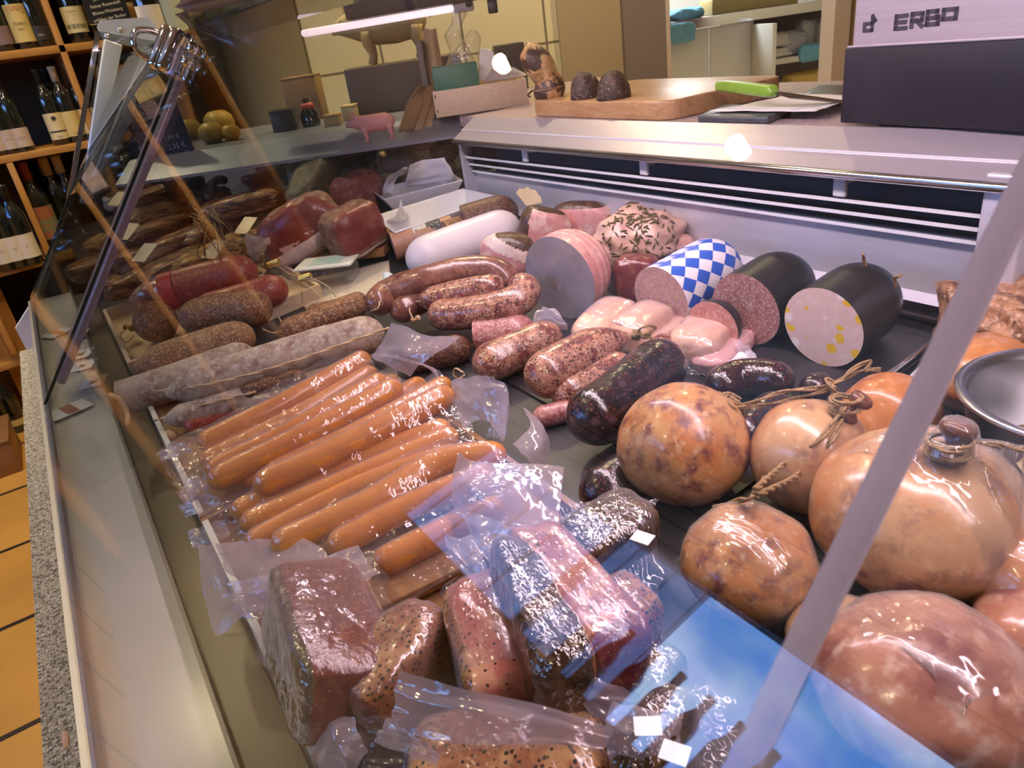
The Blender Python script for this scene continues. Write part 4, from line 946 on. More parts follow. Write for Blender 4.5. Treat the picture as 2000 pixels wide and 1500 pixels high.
patch('paper_bag', [[(1395, 722, .012), (1440, 690, .035), (1475, 690, .03)], [(1400, 735, .008), (1445, 708, .03), (1490, 712, .02)], [(1405, 745, .004), (1450, 725, .015), (1495, 725, .008)]], None, WHITEP, 'crumpled white wrapper before the jagged sausage face', 'wrapper', wr=.008, thick=.0006)
patch('film_fold', [[(1045, 610, .06), (1060, 600, .065), (1085, 605, .06)], [(1040, 635, .045), (1070, 618, .055), (1105, 632, .05)], [(1040, 650, .03), (1075, 640, .04), (1110, 645, .04)]], None, FLAP, 'loose folded film end beside the speckled ring sausage', 'film', seed=38)

# ================================================================== big sliced sausages at the back
def logcut(name, label, cat, face, back, rpx, m, fm, lift=0, seed=0, group=None, wob=.012, ends=('flat', 'round'), backlift=0, grooves=()):
    p0, r = solve(face[0], face[1], rpx, lift + .004); p1 = D(back[0], back[1], r + lift + .004 + backlift)
    return sausage3(name, label, cat, [p0, p1], r, m, ends, group, wob, seed, fm, 36, 1.0, grooves), p0, p1, r
o, p0, p1, r = logcut('sausage_loaf', 'thick black sausage with a pale cut face dotted with yellow egg', 'sausage loaf', (1606, 640), (1720, 560), 84, BLACKC, EGG, seed=1)
for (a, b, c, d) in ((1690, 520, 1685, 495), (1750, 558, 1760, 538)):
    string('end_twine', [D(a, b, .115), D(a - 3, b - 14, .125), D(c, d, .135)], .0018, STRING, o, world=True)
logcut('sausage_loaf', 'black sausage with a coarse rosy cut face, beside the diamond one', 'sausage loaf', (1455, 605), (1560, 535), 76, BLACKC, JAGD, seed=2)
o, p0, p1, r = logcut('sausage_loaf', 'coarse sausage in a blue and white diamond casing', 'sausage loaf', (1290, 585), (1425, 505), 68, BAV, JAGD2, seed=3, wob=.006)
MB().tube([p1, p1 + (p1 - p0).normalized() * .012], [.010, .005]).build('white_end', WHITECAS, o, True)
logcut('sausage_loaf', 'short salmon pink cut sausage leaning before the black one', 'sausage loaf', (1392, 640), (1425, 615), 56, BLACKC, PINKF, seed=4)
# big cooked ham
o, p0, p1, r = logcut('cooked_ham', 'big rolled pink cooked ham with a grey wet cut face', 'ham', (1092, 545), (1162, 498), 86, HAMPINK, HAMGREY, seed=5, wob=.06, grooves=(.2, .36, .52, .68))
def rstr(p, sc): return p
lump('cured_block', 'dark maroon cured block wedged between the cooked ham and the diamond sausage', 'cured meat', D(1245, 545, .04), (.07, .05, .075), (V((.6, -.8, 0)), V((.8, .6, 0)), V((0, 0, 1))), MAROON, .5, .06, 40)
# ham pieces behind
c, L, ax = axes(965, 520, 1035, 470, .05)
lump('ham_piece', 'cut pale ham end with a fat cap and browned rind, leaning on the white log', 'ham', D(992, 500, .05), (.105, .06, .085), (V((.62, -.78, 0)), V((.78, .62, 0)), V((0, 0, 1))), HAMSLICE, .75, .05, 41, split=[('browned_rind', RIND, lambda q: q.z + q.x * .6 > .80), ('fat_cap', FAT, lambda q: q.z + q.x * .6 > .30)])
lump('ham_piece', 'pink ham wedge with dark rind, upright behind the big cooked ham', 'ham', D(1062, 452, .055), (.10, .05, .09), (V((.80, -.60, -.35)).normalized(), V((.6, .8, 0)), V((.28, -.21, .94)).normalized()), HAMSLICE, .7, .07, 42, split=[('dark_rind', RIND, lambda q: q.y > .3 or q.x < -.62 or q.z > .9)])
lump('ham_piece', 'smooth pink half ham with a charred top edge, at the back panel', 'ham', D(1135, 440, .045), (.135, .05, .095), (V((.5, -.87, 0)), V((.87, .5, 0)), V((0, 0, 1))), HAMSLICE, .8, .03, 43, split=[('charred_rind', RIND, lambda q: q.y > .2 or q.z > .78)])
ro = lump('rosemary_roast', 'pinkish roast covered with rosemary needles, before the steel back panel', 'roast', D(1250, 472, .055), (.15, .12, .105), (V((.6, -.8, 0)), V((.8, .6, 0)), V((0, 0, 1))), mat('roast_pink', (.62, .38, .32), .4, coat=.2, n1=[(16, (.70, .46, .34), .45, .68), (50, (.50, .24, .2), .55, .75)], bump=(40, .6, .005)), .85, .22, 44)
bv = wmesh([ro]); mb = MB(); random.seed(3); cr = D(1250, 472, .055)
for k in range(150):
    d_ = V((random.uniform(-.9, .25), random.uniform(-.9, .3), random.uniform(-.1, 1))).normalized()
    h_ = bv.ray_cast(cr + d_ * .3, -d_)
    if h_[0]:
        t_ = h_[1].cross(V((random.uniform(-1, 1), random.uniform(-1, 1), random.uniform(-1, 1)))).normalized()
        q = h_[0] + h_[1] * .001; ln = random.uniform(.004, .0065)
        mb.tube([q - t_ * ln, q + h_[1] * .001, q + t_ * ln], [.0007, .0015, .0006], 5)
tag(mb.build('rosemary_needles', HERB, ro, True), kind='stuff')
lump('roast_piece', 'small cooked roast end beside the rosemary roast', 'roast', D(1320, 490, .03), (.07, .06, .06), (V((.6, -.8, 0)), V((.8, .6, 0)), V((0, 0, 1))), HAMPINK, .9, .15, 45)
# white log with bluish end
o = sausage('white_sausage_log', 'long thick sausage in a smooth white casing', 'sausage log', [(795, 517), (900, 478), (1015, 438)], 42, WHITECAS, ('round', 'round'), None, .006, .006, seed=46, nseg=32)
P_ = D(757, 535, .055)
MB().tube([P_, P_ + V((-.012, -.012, -.02)), P_ + V((-.03, -.02, -.045))], [.010, .005, .010], 8).build('gathered_end', BLUECAP, o, True)
# turkey sausage with printed band and salami ends behind the white log
o = sausage('sausage_log', 'orange brown sausage log with a printed white band', 'sausage log', [(768, 482), (830, 463), (885, 446)], 27, PUTE, ('flat', 'flat'), None, .014, .01, seed=47, facemat=PUTEF, nseg=28)
p0, r = solve(768, 482, 27, .014); p1, _r = solve(885, 446, 27, .014)
d_ = (p1 - p0)
def ringlen(a, b, m, nm, sc=1.015):
    vs, fs, uv = tube_data([p0 + d_ * a, p0 + d_ * (a + b) / 2, p0 + d_ * b], r * sc, 28, False)
    mk(nm, vs, fs, m, o)
ringlen(.36, .58, mat('printed_band', (.66, .62, .58), .5, n1=[(70, (.12, .10, .10), .56, .60)]), 'white_band')
ringlen(.58, .82, mat('black_band', (.045, .04, .042), .5, n1=[(60, (.5, .48, .46), .60, .64)]), 'black_band')
sausage('salami', 'cut salami stub lying against the dark salami behind the white log', 'salami', [(872, 460), (905, 448)], 28, SAL_BROWN, ('flat', 'flat'), None, .010, .02, seed=48, facemat=SALF)
o = sausage('salami', 'thick dark brown half salami with a cut face and gathered skin tuft', 'salami', [(908, 437), (960, 422), (1012, 408)], 36, SAL_DARK, ('flat', 'round'), None, .022, .02, seed=49, facemat=SALF, nseg=28)
q0 = D(1028, 402, .085); mb = MB()
fan = [q0]
for k in range(9):
    a = R_(10 + k * 15); fan.append(q0 + RIGHT * math.cos(a) * .032 - DOWN * math.sin(a) * .034 + V((0, 0, .004 * (k % 2))))
mk('skin_tuft', fan, [(0, i, i + 1) for i in range(1, 9)], mat('skin_tuft', (.62, .48, .25), .5), o)
# ================================================================== stuffed balls at the near end
TW = .0028
ball('stuffed_ball', 'mottled tan stuffed stomach ball before the black blood sausage', 'sausage ball', 1333, 868, 122, BALLM, None, 1.04, .98, seed=1)
b2, c2, r2 = ball('stuffed_ball', 'smooth brownish stuffed ball tied with twine, between mottled and pale balls', 'sausage ball', 1582, 890, 114, BALLP, None, 1.0, .98, seed=2)
b3, c3, r3 = ball('stuffed_ball', 'orange tan stuffed ball behind the tied brownish one', 'sausage ball', 1738, 815, 92, BALLO, None, 1.0, .95, seed=3, lift=.0)
b4, c4_, r4 = ball('stuffed_ball', 'tan stuffed ball with dark lower half in film, under the twine', 'sausage ball', 1462, 1100, 128, BALLM, None, 1.0, .85, seed=4)
b5, c5, r5 = ball('stuffed_ball', 'largest pale stuffed ball with a tied dark skin neck', 'sausage ball', 1790, 1000, 190, BALLP, None, 1.04, .82, seed=5)
b6, c6, r6 = ball('stuffed_ball', 'reddish stuffed ball wrapped in film, lowest by the glass', 'sausage ball', 1800, 1330, 190, BALLR, None, 1.05, .75, seed=6)
b7, c7, r7 = ball('stuffed_ball', 'orange stuffed ball in film behind the largest pale ball', 'sausage ball', 2010, 1120, 130, BALLO, None, 1.0, .85, seed=7)
b8, c8, r8 = ball('stuffed_ball', 'smoked brown stuffed ball beside the steel bowl', 'sausage ball', 1919, 732, 92, BALLO, None, 1.12, .86, seed=8)
ball('stuffed_ball', 'dark stuffed ball under the film at the picture edge', 'sausage ball', 2040, 1260, 130, BALLR, None, 1.0, .8, seed=10)
b9, c9, r9 = ball('stuffed_ball', 'pale pink stuffed ball hidden under film next to the dark frame reflection', 'sausage ball', 1640, 1250, 100, BALLP, None, 1.0, .8, seed=9)
# tied necks and twine
NECK = mat('skin_neck', (.16, .055, .03), .35, coat=.4, bump=(60, .6))
def neck(par, a, b, r):
    MB().tube(catmull([V(a), V(a).lerp(V(b), .4), V(b)], 10), [r * (.8 + .35 * math.sin(i * .9)) for i in range(11)], 10).build('skin_neck', NECK, par, True)
def surf(b, px, py):
    h_ = wmesh([b]).ray_cast(CAM, ray(px, py).normalized()); return h_[0] if h_[0] else CAM + ray(px, py) * .0003
n2 = surf(b2, 1650, 815); neck(b2, n2, n2 + V((.01, -.01, .020)), .009)
n5 = surf(b5, 1850, 900); neck(b5, n5, n5 + V((.006, -.002, .030)), .011)
tag(string('twine', [surf(b2, 1480, 965) + V((-.003, 0, .004)), surf(b2, 1530, 920) + V((0, 0, .007)), surf(b2, 1600, 870) + V((0, 0, .006)), n2 + V((0, 0, .012))], TW * .8, STRING, b2, world=True))
string('twine', [surf(b2, 1485, 972) + V((-.003, 0, .003)), surf(b2, 1560, 935) + V((0, 0, .005)), surf(b2, 1625, 870) + V((0, 0, .006)), n2 + V((0, 0, .006))], TW * .8, STRING, b2, world=True)
string('twine_knot', [n2 + V((.012 * math.cos(t * .9), .012 * math.sin(t * .9), .004 + .0014 * t)) for t in range(14)], TW * .8, STRING, b2, world=True, n_=60)
string('twine_knot', [n5 + V((.014 * math.cos(t * .9), .014 * math.sin(t * .9), .004 + .0012 * t)) for t in range(14)], TW * .8, STRING, b5, world=True, n_=60)
e5 = D(2010, 880, .15)
string('twine', [n5 + V((.012, 0, .012)), surf(b5, 1930, 915) + V((0, 0, .02)), e5], TW * .7, STRING, b5, world=True)
string('twine', [n5 + V((-.012, 0, .016)), surf(b5, 1800, 862) + V((0, 0, .006)), surf(b5, 1745, 858) + V((0, 0, .006))], TW * .6, STRING, b5, world=True)
k1 = D(1470, 970, .10)
tag(string('twine_strand', [D(1395, 992, .07), D(1440, 978, .085), k1, surf(b2, 1500, 940) + V((-.004, 0, .006))], TW * .8, STRING, world=True), 'slack jute strand running over the film wrapped tan ball', 'twine')
tk = tag(string('twine_strand', [D(1405, 790, .085), D(1450, 792, .09), D(1530, 765, .105), D(1610, 755, .11), D(1680, 725, .115), D(1720, 722, .11)], TW * .7, STRING, world=True), 'double jute strand stretched from the knotted end past the orange ball', 'twine')
string('second_strand', [D(1425, 800, .085), D(1500, 790, .09), D(1580, 772, .10), D(1625, 757, .105), D(1665, 722, .12), D(1700, 705, .12), D(1690, 725, .115)], TW * .7, STRING, tk, world=True)
string('knot', [D(1430, 790, .09) + V((.012 * math.cos(t), .010 * math.sin(t * 1.3), .008 * math.sin(t * .7))) for t in range(12)], TW * .8, STRING, tk, world=True, n_=60)
string('knot', [D(1625, 757, .11) + V((.007 * math.cos(t), .007 * math.sin(t * 1.3), .006 * math.sin(t * .7))) for t in range(10)], TW * .8, STRING, tk, world=True, n_=50)
string('frayed_end', [D(1405, 768, .09), D(1425, 778, .092), D(1445, 790, .09), D(1455, 815, .07)], TW * .7, STRING, tk, world=True)
tg_ = tag(string('twine_strand', [D(1635, 1115, .07), D(1620, 1150, .06), D(1600, 1180, .05), D(1620, 1200, .05), D(1610, 1235, .05)], TW * .8, STRING, world=True), 'short knotted jute strand beside the largest pale ball, under its belly', 'twine')
drape('vacuum_bag', 'clear film bag around the tan ball with dark lower half', [(1300, 1120, .02), (1420, 985, .06), (1620, 1130, .03), (1600, 1330, .01)], [b4], seed=41, m=CLEARBAG)
drape('vacuum_bag', 'clear film bag around the reddish ball by the glass', [(1560, 1250, .03), (1760, 1100, .05), (2080, 1330, .03), (1850, 1560, .01)], [b6, b9], seed=42, m=CLEARBAG)
drape('vacuum_bag', 'clear film bag around the largest ball and the orange ball', [(1640, 1010, .05), (1880, 900, .07), (2120, 1080, .04), (1960, 1230, .03)], [b7, b5], seed=43, m=CLEARBAG)
# meat loaf, bowl, crinkled paper
lump('meat_loaf', 'rough browned meat loaf before the divider post', 'meat loaf', D(1985, 640, .042), (.11, .17, .085), (V((.9, -.4, 0)).normalized(), V((.4, .9, 0)).normalized(), V((0, 0, 1))), LOAF, .6, .22, 51)
bc = V((.628, .187, deck(.628) + .056))
bw = root('steel_bowl', V((bc.x, bc.y, deck(bc.x))), 'brushed steel bowl half in view, beside the smoked brown ball', 'bowl')
prof = [(.04, -.045), (.058, -.03), (.074, .005), (.081, .038), (.087, .040), (.088, .043), (.086, .045), (.080, .044), (.076, .038), (.068, .005), (.052, -.026), (.035, -.04), (.0, -.041)]
MB().lathe(prof, bc, 56).build('bowl_shell', mat('bowl_steel', (.50, .50, .52), .3, 1.0), bw, True)
MB().lathe([(.0, -.012), (.04, -.014), (.060, -.018), (.055, -.023), (.0, -.032)], bc, 30).build('bowl_reflection', BOWLREFL, bw, True)  # yellow mound stands in for the yellowish reflection inside the bowl
mb = MB(); row0 = []; vs = []
for i in range(40):
    t = i / 39
    a = D(1770 + 65 * t, 745 - 60 * t, .015); zz = .004 * (1 if i % 2 else -1)
    vs += [a + V((0, 0, zz)), a + V((.01, -.02, .035 + zz))]
mk_ = mk('crinkled_paper', vs, [(2 * i, 2 * i + 1, 2 * i + 3, 2 * i + 2) for i in range(39)], PAPER, smooth=False); tag(mk_, 'crinkled white paper frill beside the black tray rim', 'paper')
vs = []
for i in range(30):
    t = i / 29; a = D(1985 + 30 * t, 905 + 40 * t, .09); zz = .012 * (i % 2)
    vs += [a, a + V((.006, -.01, .018 + zz))]
tag(mk('crinkled_paper', vs, [(2 * i, 2 * i + 1, 2 * i + 3, 2 * i + 2) for i in range(29)], CREAM, smooth=False), 'pleated cream paper edge beside the steel bowl', 'paper')
# ================================================================== FOOD: far part of the case
# porcelain dishes
def dish(label, quad_px, h, dep, seed=0):
    P = [D(px, py, h) for px, py in quad_px]; c = sum(P, V((0, 0, 0))) / 4
    r = root('porcelain_dish', V((c.x, c.y, c.z - dep)), label, 'dish')
    def inset(k, dz): return [c + (p - c) * k + V((0, 0, dz)) for p in P]
    loops = [inset(.62, -dep), inset(1.0, 0), inset(.97, .002), inset(.90, -.003), inset(.60, -dep + .006)]
    vs = sum(loops, []); fs = [(3, 2, 1, 0)]
    for j in range(4):
        for i in range(4): fs.append((j * 4 + i, j * 4 + (i + 1) % 4, j * 4 + 4 + (i + 1) % 4, j * 4 + 4 + i))
    fs.append((16, 17, 18, 19))
    o = mk('dish_shell', vs, fs, PORC, r, smooth=False); b = o.modifiers.new('edge', 'BEVEL'); b.width = .003; b.segments = 2
    for p in o.data.polygons: p.use_smooth = True
    return r
dish('square white porcelain dish with loose paper, nearer of the pair', [(724, 424), (770, 455), (977, 384), (906, 368)], .075, .055)
dish('square white porcelain dish heaped with wrapping paper, farther of the pair', [(722, 372), (750, 390), (905, 352), (880, 335)], .085, .06)
def P3(px, py, h): return D(px, py, h)
patch('paper_sheet', [[(752, 432, .06), (775, 418, .085), (783, 390, .115)], [(765, 435, .05), (782, 425, .07), (790, 410, .09)], [(775, 438, .04), (795, 430, .045), (800, 425, .05)]], None, PAPER, 'folded white paper corner standing in the nearer porcelain dish', 'paper', seed=1, thick=.0004)
tag(lump('sausage_scrap', None, None, D(810, 425, .035), (.06, .03, .02), (V((.9, -.4, 0)).normalized(), V((.4, .9, 0)).normalized(), V((0, 0, 1))), BACONF, .8, .1, 3), 'small pale sausage scrap lying in the nearer porcelain dish', 'sausage')
patch('paper_sheet', [[(745, 378, .08), (755, 350, .12), (790, 326, .15)], [(765, 378, .08), (775, 350, .11), (800, 330, .14)]], None, PAPER, 'white paper wrap at the near corner of the farther dish', 'paper', seed=2, thick=.0004)
patch('paper_sheet', [[(792, 366, .09), (795, 345, .12), (800, 322, .15)], [(840, 358, .09), (840, 335, .12), (830, 312, .15)], [(885, 352, .09), (885, 338, .11), (868, 308, .15)]], None, PAPER, 'large sheet of white paper covering the farther dish', 'paper', seed=3, thick=.0004)
sausage('salami', 'dark sausage slice end peeping from the paper of the farther dish', 'salami', [(788, 355), (796, 350)], 12, SAL_DARK, ('round', 'round'), None, .07, .02, seed=90)
# cured ham pieces on the board
bp = [D(525, 540, .012), D(560, 510, .012), D(770, 460, .012), D(745, 505, .012), D(570, 530, .012)]
bp = [D(520, 530, .012), D(560, 470, .012), D(800, 440, .012), D(752, 502, .012)]
tag(MB().prism(bp, (0, 0, .02)).build('wooden_board', wood('orange_wood', (.40, .19, .07), (.30, .13, .045), 5, (8, 1, 8)), bevel=.003), 'orange brown wooden board under the cured ham halves', 'board')
BL = .034
def dlump(name, label, cat, px, py, h, size, ang, m, e=.5, amp=.08, seed=0, split=None, tilt=0, roll=0):
    z = V((-DT, 0, 1)).normalized(); x = V((math.cos(R_(ang)), math.sin(R_(ang)), 0)); x = (x - z * x.dot(z)).normalized(); y = z.cross(x)
    M_ = Matrix.Rotation(R_(tilt), 3, y); x = M_ @ x; z = M_ @ z
    M_ = Matrix.Rotation(R_(roll), 3, x); y = M_ @ y; z = M_ @ z
    return lump(name, label, cat, D(px, py, h), size, (x, y, z), m, e, amp, seed, split=split)
dlump('cured_ham', 'cured ham half with a dark red cut face and white fat edge', 'ham', 588, 448, BL + .06, (.20, .10, .13), -28, MATS['dried_ham_crust'], .7, .08, 1,
      [('cut_face', PROSC, lambda q: q.y < -.45 and q.z > -.30), ('fat_edge', FAT, lambda q: q.y < -.2 and q.z <= -.30)], tilt=-18)
dlump('cured_ham', 'dark cured shank behind the cut ham half', 'ham', 612, 362, BL + .11, (.20, .09, .09), 35, mat('dark_shank', (.035, .027, .014), .6, n1=[(30, (.11, .06, .035), .5, .66)], bump=(40, .6)), .6, .1, 2, [('cut_end', DRIED, lambda q: q.x > .8)], tilt=-25)
dlump('cured_ham', 'square chunk of deep red dried ham with a pale fat base', 'ham', 690, 448, BL + .05, (.125, .10, .105), 10, MATS['dried_ham_crust'], .45, .06, 3,
      [('cut_face', mat('deep_red_meat', (.20, .035, .028), .4, n1=[(14, (.28, .09, .06), .5, .7)], bump=(60, .4)), lambda q: q.y < -.6 and q.z > -.6), ('fat_base', FAT, lambda q: q.z < -.75)], tilt=-6)
dlump('cured_ham', 'ragged cured ham piece behind the deep red chunk', 'ham', 690, 378, BL + .06, (.15, .10, .10), 20, mat('ragged_ham', (.24, .075, .065), .5, n1=[(20, (.42, .20, .18), .5, .68)], bump=(60, .8, .005)), .5, .2, 4)
# tub, jar, patterned paper
ppq = [[(600, 545, .003), (690, 525, .003), (760, 508, .003)], [(590, 585, .003), (680, 560, .003), (760, 540, .003)], [(600, 610, .003), (690, 590, .003), (740, 570, .003)]]
patch('patterned_paper', ppq, None, mat('swirl_paper', (.62, .55, .44), .7, n1=[(60, (.34, .30, .26), .60, .63)]), 'beige sheet of swirl printed paper lying under the plastic tub', 'paper', wr=.001, thick=.0004)
tb = D(650, 555, .0); tr = root('plastic_tub', tb, 'white plastic tub with a greenish lid label, behind the salamis', 'tub')
axt = (V((.8, -.6, .0)), V((.6, .8, 0)), V((0, 0, 1)))
MB().box(tb + V((0, 0, .026)), (.115, .075, .04), axt).build('tub_body', CLEARBAG, tr, bevel=.012)
MB().box(tb + V((0, 0, .049)), (.125, .085, .006), axt).build('tub_lid', mat('lid_white', (.74, .74, .72), .3), tr, bevel=.003)
MB().box(tb + V((0, 0, .0525)), (.07, .05, .0008), axt).build('lid_label', mat('mint_label', (.42, .60, .56), .5), tr)
jb = D(558, 530, .0); jr = root('glass_jar', jb, 'small glass jar with a golden rimmed pale blue lid, beside the wooden board', 'jar')
MB().lathe([(.0, .002), (.034, .002), (.036, .01), (.036, .05), (.033, .055)], jb, 28).build('jar_body', mat('jar_glass', (.30, .26, .20), .1, coat=1), jr, True)
MB().lathe([(.036, .052), (.038, .054), (.038, .066), (.036, .068), (.030, .069)], jb, 28).build('lid_rim', GOLD, jr, True)
MB().lathe([(.0, .0695), (.0305, .0692)], jb, 28).build('lid_label', mat('pale_blue_label', (.50, .66, .66), .4), jr, True)
CR_ = .004
patch('film_tuft', [[(475, 452, .12), (500, 460, .12), (533, 466, .12)], [(480, 475, .09), (500, 480, .10), (522, 480, .09)], [(485, 500, .06), (500, 505, .06), (512, 503, .06)]], None, FLAP, 'upright crumpled film tuft above the bright red salami', 'film', wr=.012, seed=4)
# price cards lying on the front deck
for k, (px, py, an, t) in enumerate(((150, 655, .5, 'hindmost of the four'), (158, 692, .55, 'second of the four'), (163, 714, .6, 'third of the four'), (183, 746, .5, 'nearest of the four'))):
    c = G(px, py, .826); ax_ = (V((math.cos(an), -math.sin(an), .12)).normalized(), V((math.sin(an), math.cos(an), .25)).normalized(), V((-.1, -.25, 1)).normalized())
    o = MB().box(c, (.052, .034, .0012), ax_).build('price_card', WHITEP); tag(o, 'small white price card on the pale front deck, ' + t, 'price card')
    mk('dark_emblem', [c + ax_[0] * a + ax_[1] * b + ax_[2] * .0012 for a, b in ((-.008, -.006), (.006, -.007), (.010, .004), (.0, .001), (-.006, .007))], [(0, 1, 2, 3, 4)], BLACKP, o, smooth=False)
for k, (px, py, sx_, sy_, an, t) in enumerate(((135, 800, .07, .055, .3, 'white leaflet with a brown stripe on the front deck beside the glass rail'), (112, 650, .06, .05, .5, 'white leaflet with a brown stripe at the far end of the front deck'))):
    c = G(px, py, .824); ax_ = (V((math.cos(an), math.sin(an), 0)), V((-math.sin(an), math.cos(an), 0)), V((0, 0, 1)))
    o = MB().box(c, (sx_, sy_, .0012), ax_).build('leaflet', WHITEP); tag(o, t, 'leaflet')
    MB().box(c + V((0, 0, .001)), (sx_ * .3, sy_ * .9, .0006), ax_).build('brown_stripe', mat('leaflet_brown', (.30, .12, .07), .5), o)
# bacon piles
def bac(k, px, py, h, size, ang, m, label, roll=0, tilt=0, e=.45, split=None):
    return dlump('smoked_bacon', label, 'bacon', px, py, h, size, ang, m, e, .16, 60 + k, split, tilt, roll)
# two low crates raise the bacon
def riser(label, px, py, sx, sy, h, ang):
    c = D(px, py, .0); x = V((math.cos(R_(ang)), math.sin(R_(ang)), 0)); y = V((-x.y, x.x, 0))
    r = root('bacon_crate', V((c.x, c.y, deck(c.x))), label, 'crate')
    q_ = [c + x * (a * sx / 2) + y * (b * sy / 2) for a, b in ((-1, -1), (1, -1), (1, 1), (-1, 1))]
    o = MB().prism([V((p_.x, p_.y, deck(p_.x) + .001)) for p_ in q_], (0, 0, h)).build('crate_body', CRT, r, bevel=.003)
    return r
riser('low brown crate under the dark bacon slabs', 350, 505, .26, .28, .05, 20)
riser('low brown crate under the golden bacon, by the cured shank', 450, 440, .34, .26, .06, -25)
cutf = [('cut_face', BACONF, lambda q: q.x < -.85)]
for k, a in enumerate((
    (430, 500, .075, (.22, .09, .06), 20, BACONY, 'golden streaked bacon slab right behind the bright red salami'),
    (350, 520, .070, (.20, .10, .05), 25, BACON, 'dark bacon slab with a paper tag, behind the crate corner'),
    (280, 540, .065, (.18, .08, .05), 15, BACON, 'dark bacon strip lowest of the pile by the glass'),
    (310, 490, .10, (.20, .09, .05), 10, BACON, 'reddish dark bacon slab in the middle of the tall pile'),
    (300, 455, .13, (.19, .09, .05), 18, BACON, 'ridged dark bacon slab just below the golden cut one'),
    (300, 425, .15, (.16, .09, .06), 12, BACONY, 'golden bacon slab with a striped white cut end, topmost of the pile', 0, 0, .45, cutf),
    (395, 455, .10, (.16, .09, .05), 60, BACON, 'dark bacon slab with trailing threads in the pile centre'),
    (490, 425, .09, (.22, .10, .08), -28, BACONY, 'golden brown bacon roll beside the dark cured shank'),
    (470, 400, .14, (.20, .08, .05), -25, BACON, 'dark dried bacon strip on top of the golden roll'),
    (400, 395, .14, (.16, .09, .05), 40, BACON, 'dark bacon slab behind the trailing threads'),
    (250, 385, .16, (.14, .08, .05), 10, BACON, 'dark bacon piece with a striped white cut, near the far pane', 0, 0, .45, cutf),
    (330, 375, .17, (.20, .09, .05), 5, BACON, 'dark bacon slab under the far shelf, behind the topmost golden one'),
    (225, 470, .10, (.16, .08, .05), 10, BACONY, 'golden bacon piece behind the steel strut'),
    (190, 520, .07, (.14, .08, .05), 0, BACON, 'dark bacon piece close to the sloping glass, beyond the strut'),
    (560, 395, .08, (.14, .08, .07), -10, BACON, 'dark smoked piece between the golden roll and the cut ham'),
)): bac(k, *a)
mb = MB(); random.seed(5)
for i in range(26):
    x0, y0 = random.uniform(370, 420), random.uniform(405, 440); x1, y1 = x0 + random.uniform(-10, 60), y0 + random.uniform(30, 75)
    mb.tube(catmull([D(x0, y0, .17), D((x0 + x1) / 2 + random.uniform(-8, 8), (y0 + y1) / 2 - 5, .165), D(x1, y1, .12)], 8), .0012, 4)
tag(mb.build('trailing_threads', STRING, None, True), 'tangle of brown twine threads hanging over the dark bacon pile', 'twine', kind='stuff')
for k, (px, py, h, lab) in enumerate(((250, 452, .16, 'cream paper tag on the bacon behind the strut'), (282, 493, .14, 'cream paper tag stuck on the lower dark bacon slabs'), (230, 388, .20, 'cream paper tag on the bacon near the far pane'), (418, 487, .115, 'small beige paper tag on the golden slab behind the red salami'), (480, 440, .12, 'grey paper tag on the golden bacon roll'))):
    c = D(px, py, h); z = V((-.3, -.35, .88)).normalized(); x = V((.75, .55, .3)).cross(z).cross(z).normalized() * -1; y = z.cross(x)
    tag(MB().box(c, (.055, .035, .0008), (x, y, z)).build('paper_tag', CREAM), lab, 'tag')
# pack of thin smoked sausages
ts = []
for k in range(4):
    ts.append(sausage('thin_sausage', ORD[k] + ' thin golden sausage, from the top of the small sealed pack', 'sausage', [(470 + 6 * k, 352 + 5 * k), (520 + 4 * k, 343 + 6 * k), (560 + k, 332 + 8 * k)], 7, WIENER, ('round', 'round'), 'thin golden sausages in the small pack', .12 - .012 * k, .02, seed=100 + k, nseg=12))
drape('vacuum_bag', 'small clear bag around the thin golden sausages by the far shelf', [(448, 375, .12), (520, 320, .14), (585, 335, .13), (560, 385, .10)], ts, 30, 20, seed=51, edge=.11)
patch('bag_flap', [[(550, 318, .17), (575, 320, .17)], [(560, 335, .15), (580, 345, .15)]], None, FLAP, 'loose white film end of the small sausage pack', 'film', seed=52)
sausage('dried_sausage', 'curled dried brown sausage end beside the small pack', 'sausage', [(408, 385), (412, 365), (425, 352), (440, 352)], 9, GROBD, ('round', 'round'), None, .15, .03, seed=104, nseg=12)
# salamis under the far shelf
for k, (pts, r_, m_, lift, lab) in enumerate((
    ([(500, 330), (530, 324), (560, 322)], 12, SAL_DARK, .10, 'dark salami end under the far shelf beside the small pack'),
    ([(620, 312), (680, 303), (735, 296)], 9, SAL_RED, .12, 'thin reddish salami highest under the far shelf'),
    ([(625, 322), (680, 314), (735, 306)], 11, SAL_TAN, .09, 'grey tan salami in the middle row under the far shelf'),
    ([(640, 338), (690, 331), (735, 326)], 11, SAL_WHITE, .07, 'pale cord sewn salami, lowest row under the far shelf'),
    ([(640, 352), (690, 346), (725, 342)], 9, SAL_BROWN, .045, 'brown salami below the pale cord sewn one'),
    ([(565, 330), (600, 320), (620, 318)], 9, SAL_RED, .10, 'reddish sausage with a yellow tag near the small pack'),
    ([(840, 300), (868, 294), (895, 290)], 22, SAL_BROWN, .09, 'thick brown salami beside the white log, against the hood end'),
    ([(790, 288), (815, 286), (840, 284)], 9, PINKG, .14, 'pinkish sausage end above the short white log'),
    ([(870, 325), (890, 322)], 12, SAL_TAN, .06, 'tan salami end behind the farther porcelain dish'),
    ([(735, 282), (775, 276), (815, 271)], 12, SAL_DARK, .15, 'dark wrapped sausage beneath the toy pig'))):
    sausage('salami', lab, 'salami', pts, r_, m_, ('round', 'round'), None, lift, .02, seed=110 + k, nseg=14)
sausage('white_sausage_log', 'short thick white sausage log under the far shelf', 'sausage log', [(742, 318), (780, 312), (815, 306)], 22, WHITECAS, ('round', 'round'), None, .07, .01, seed=130)
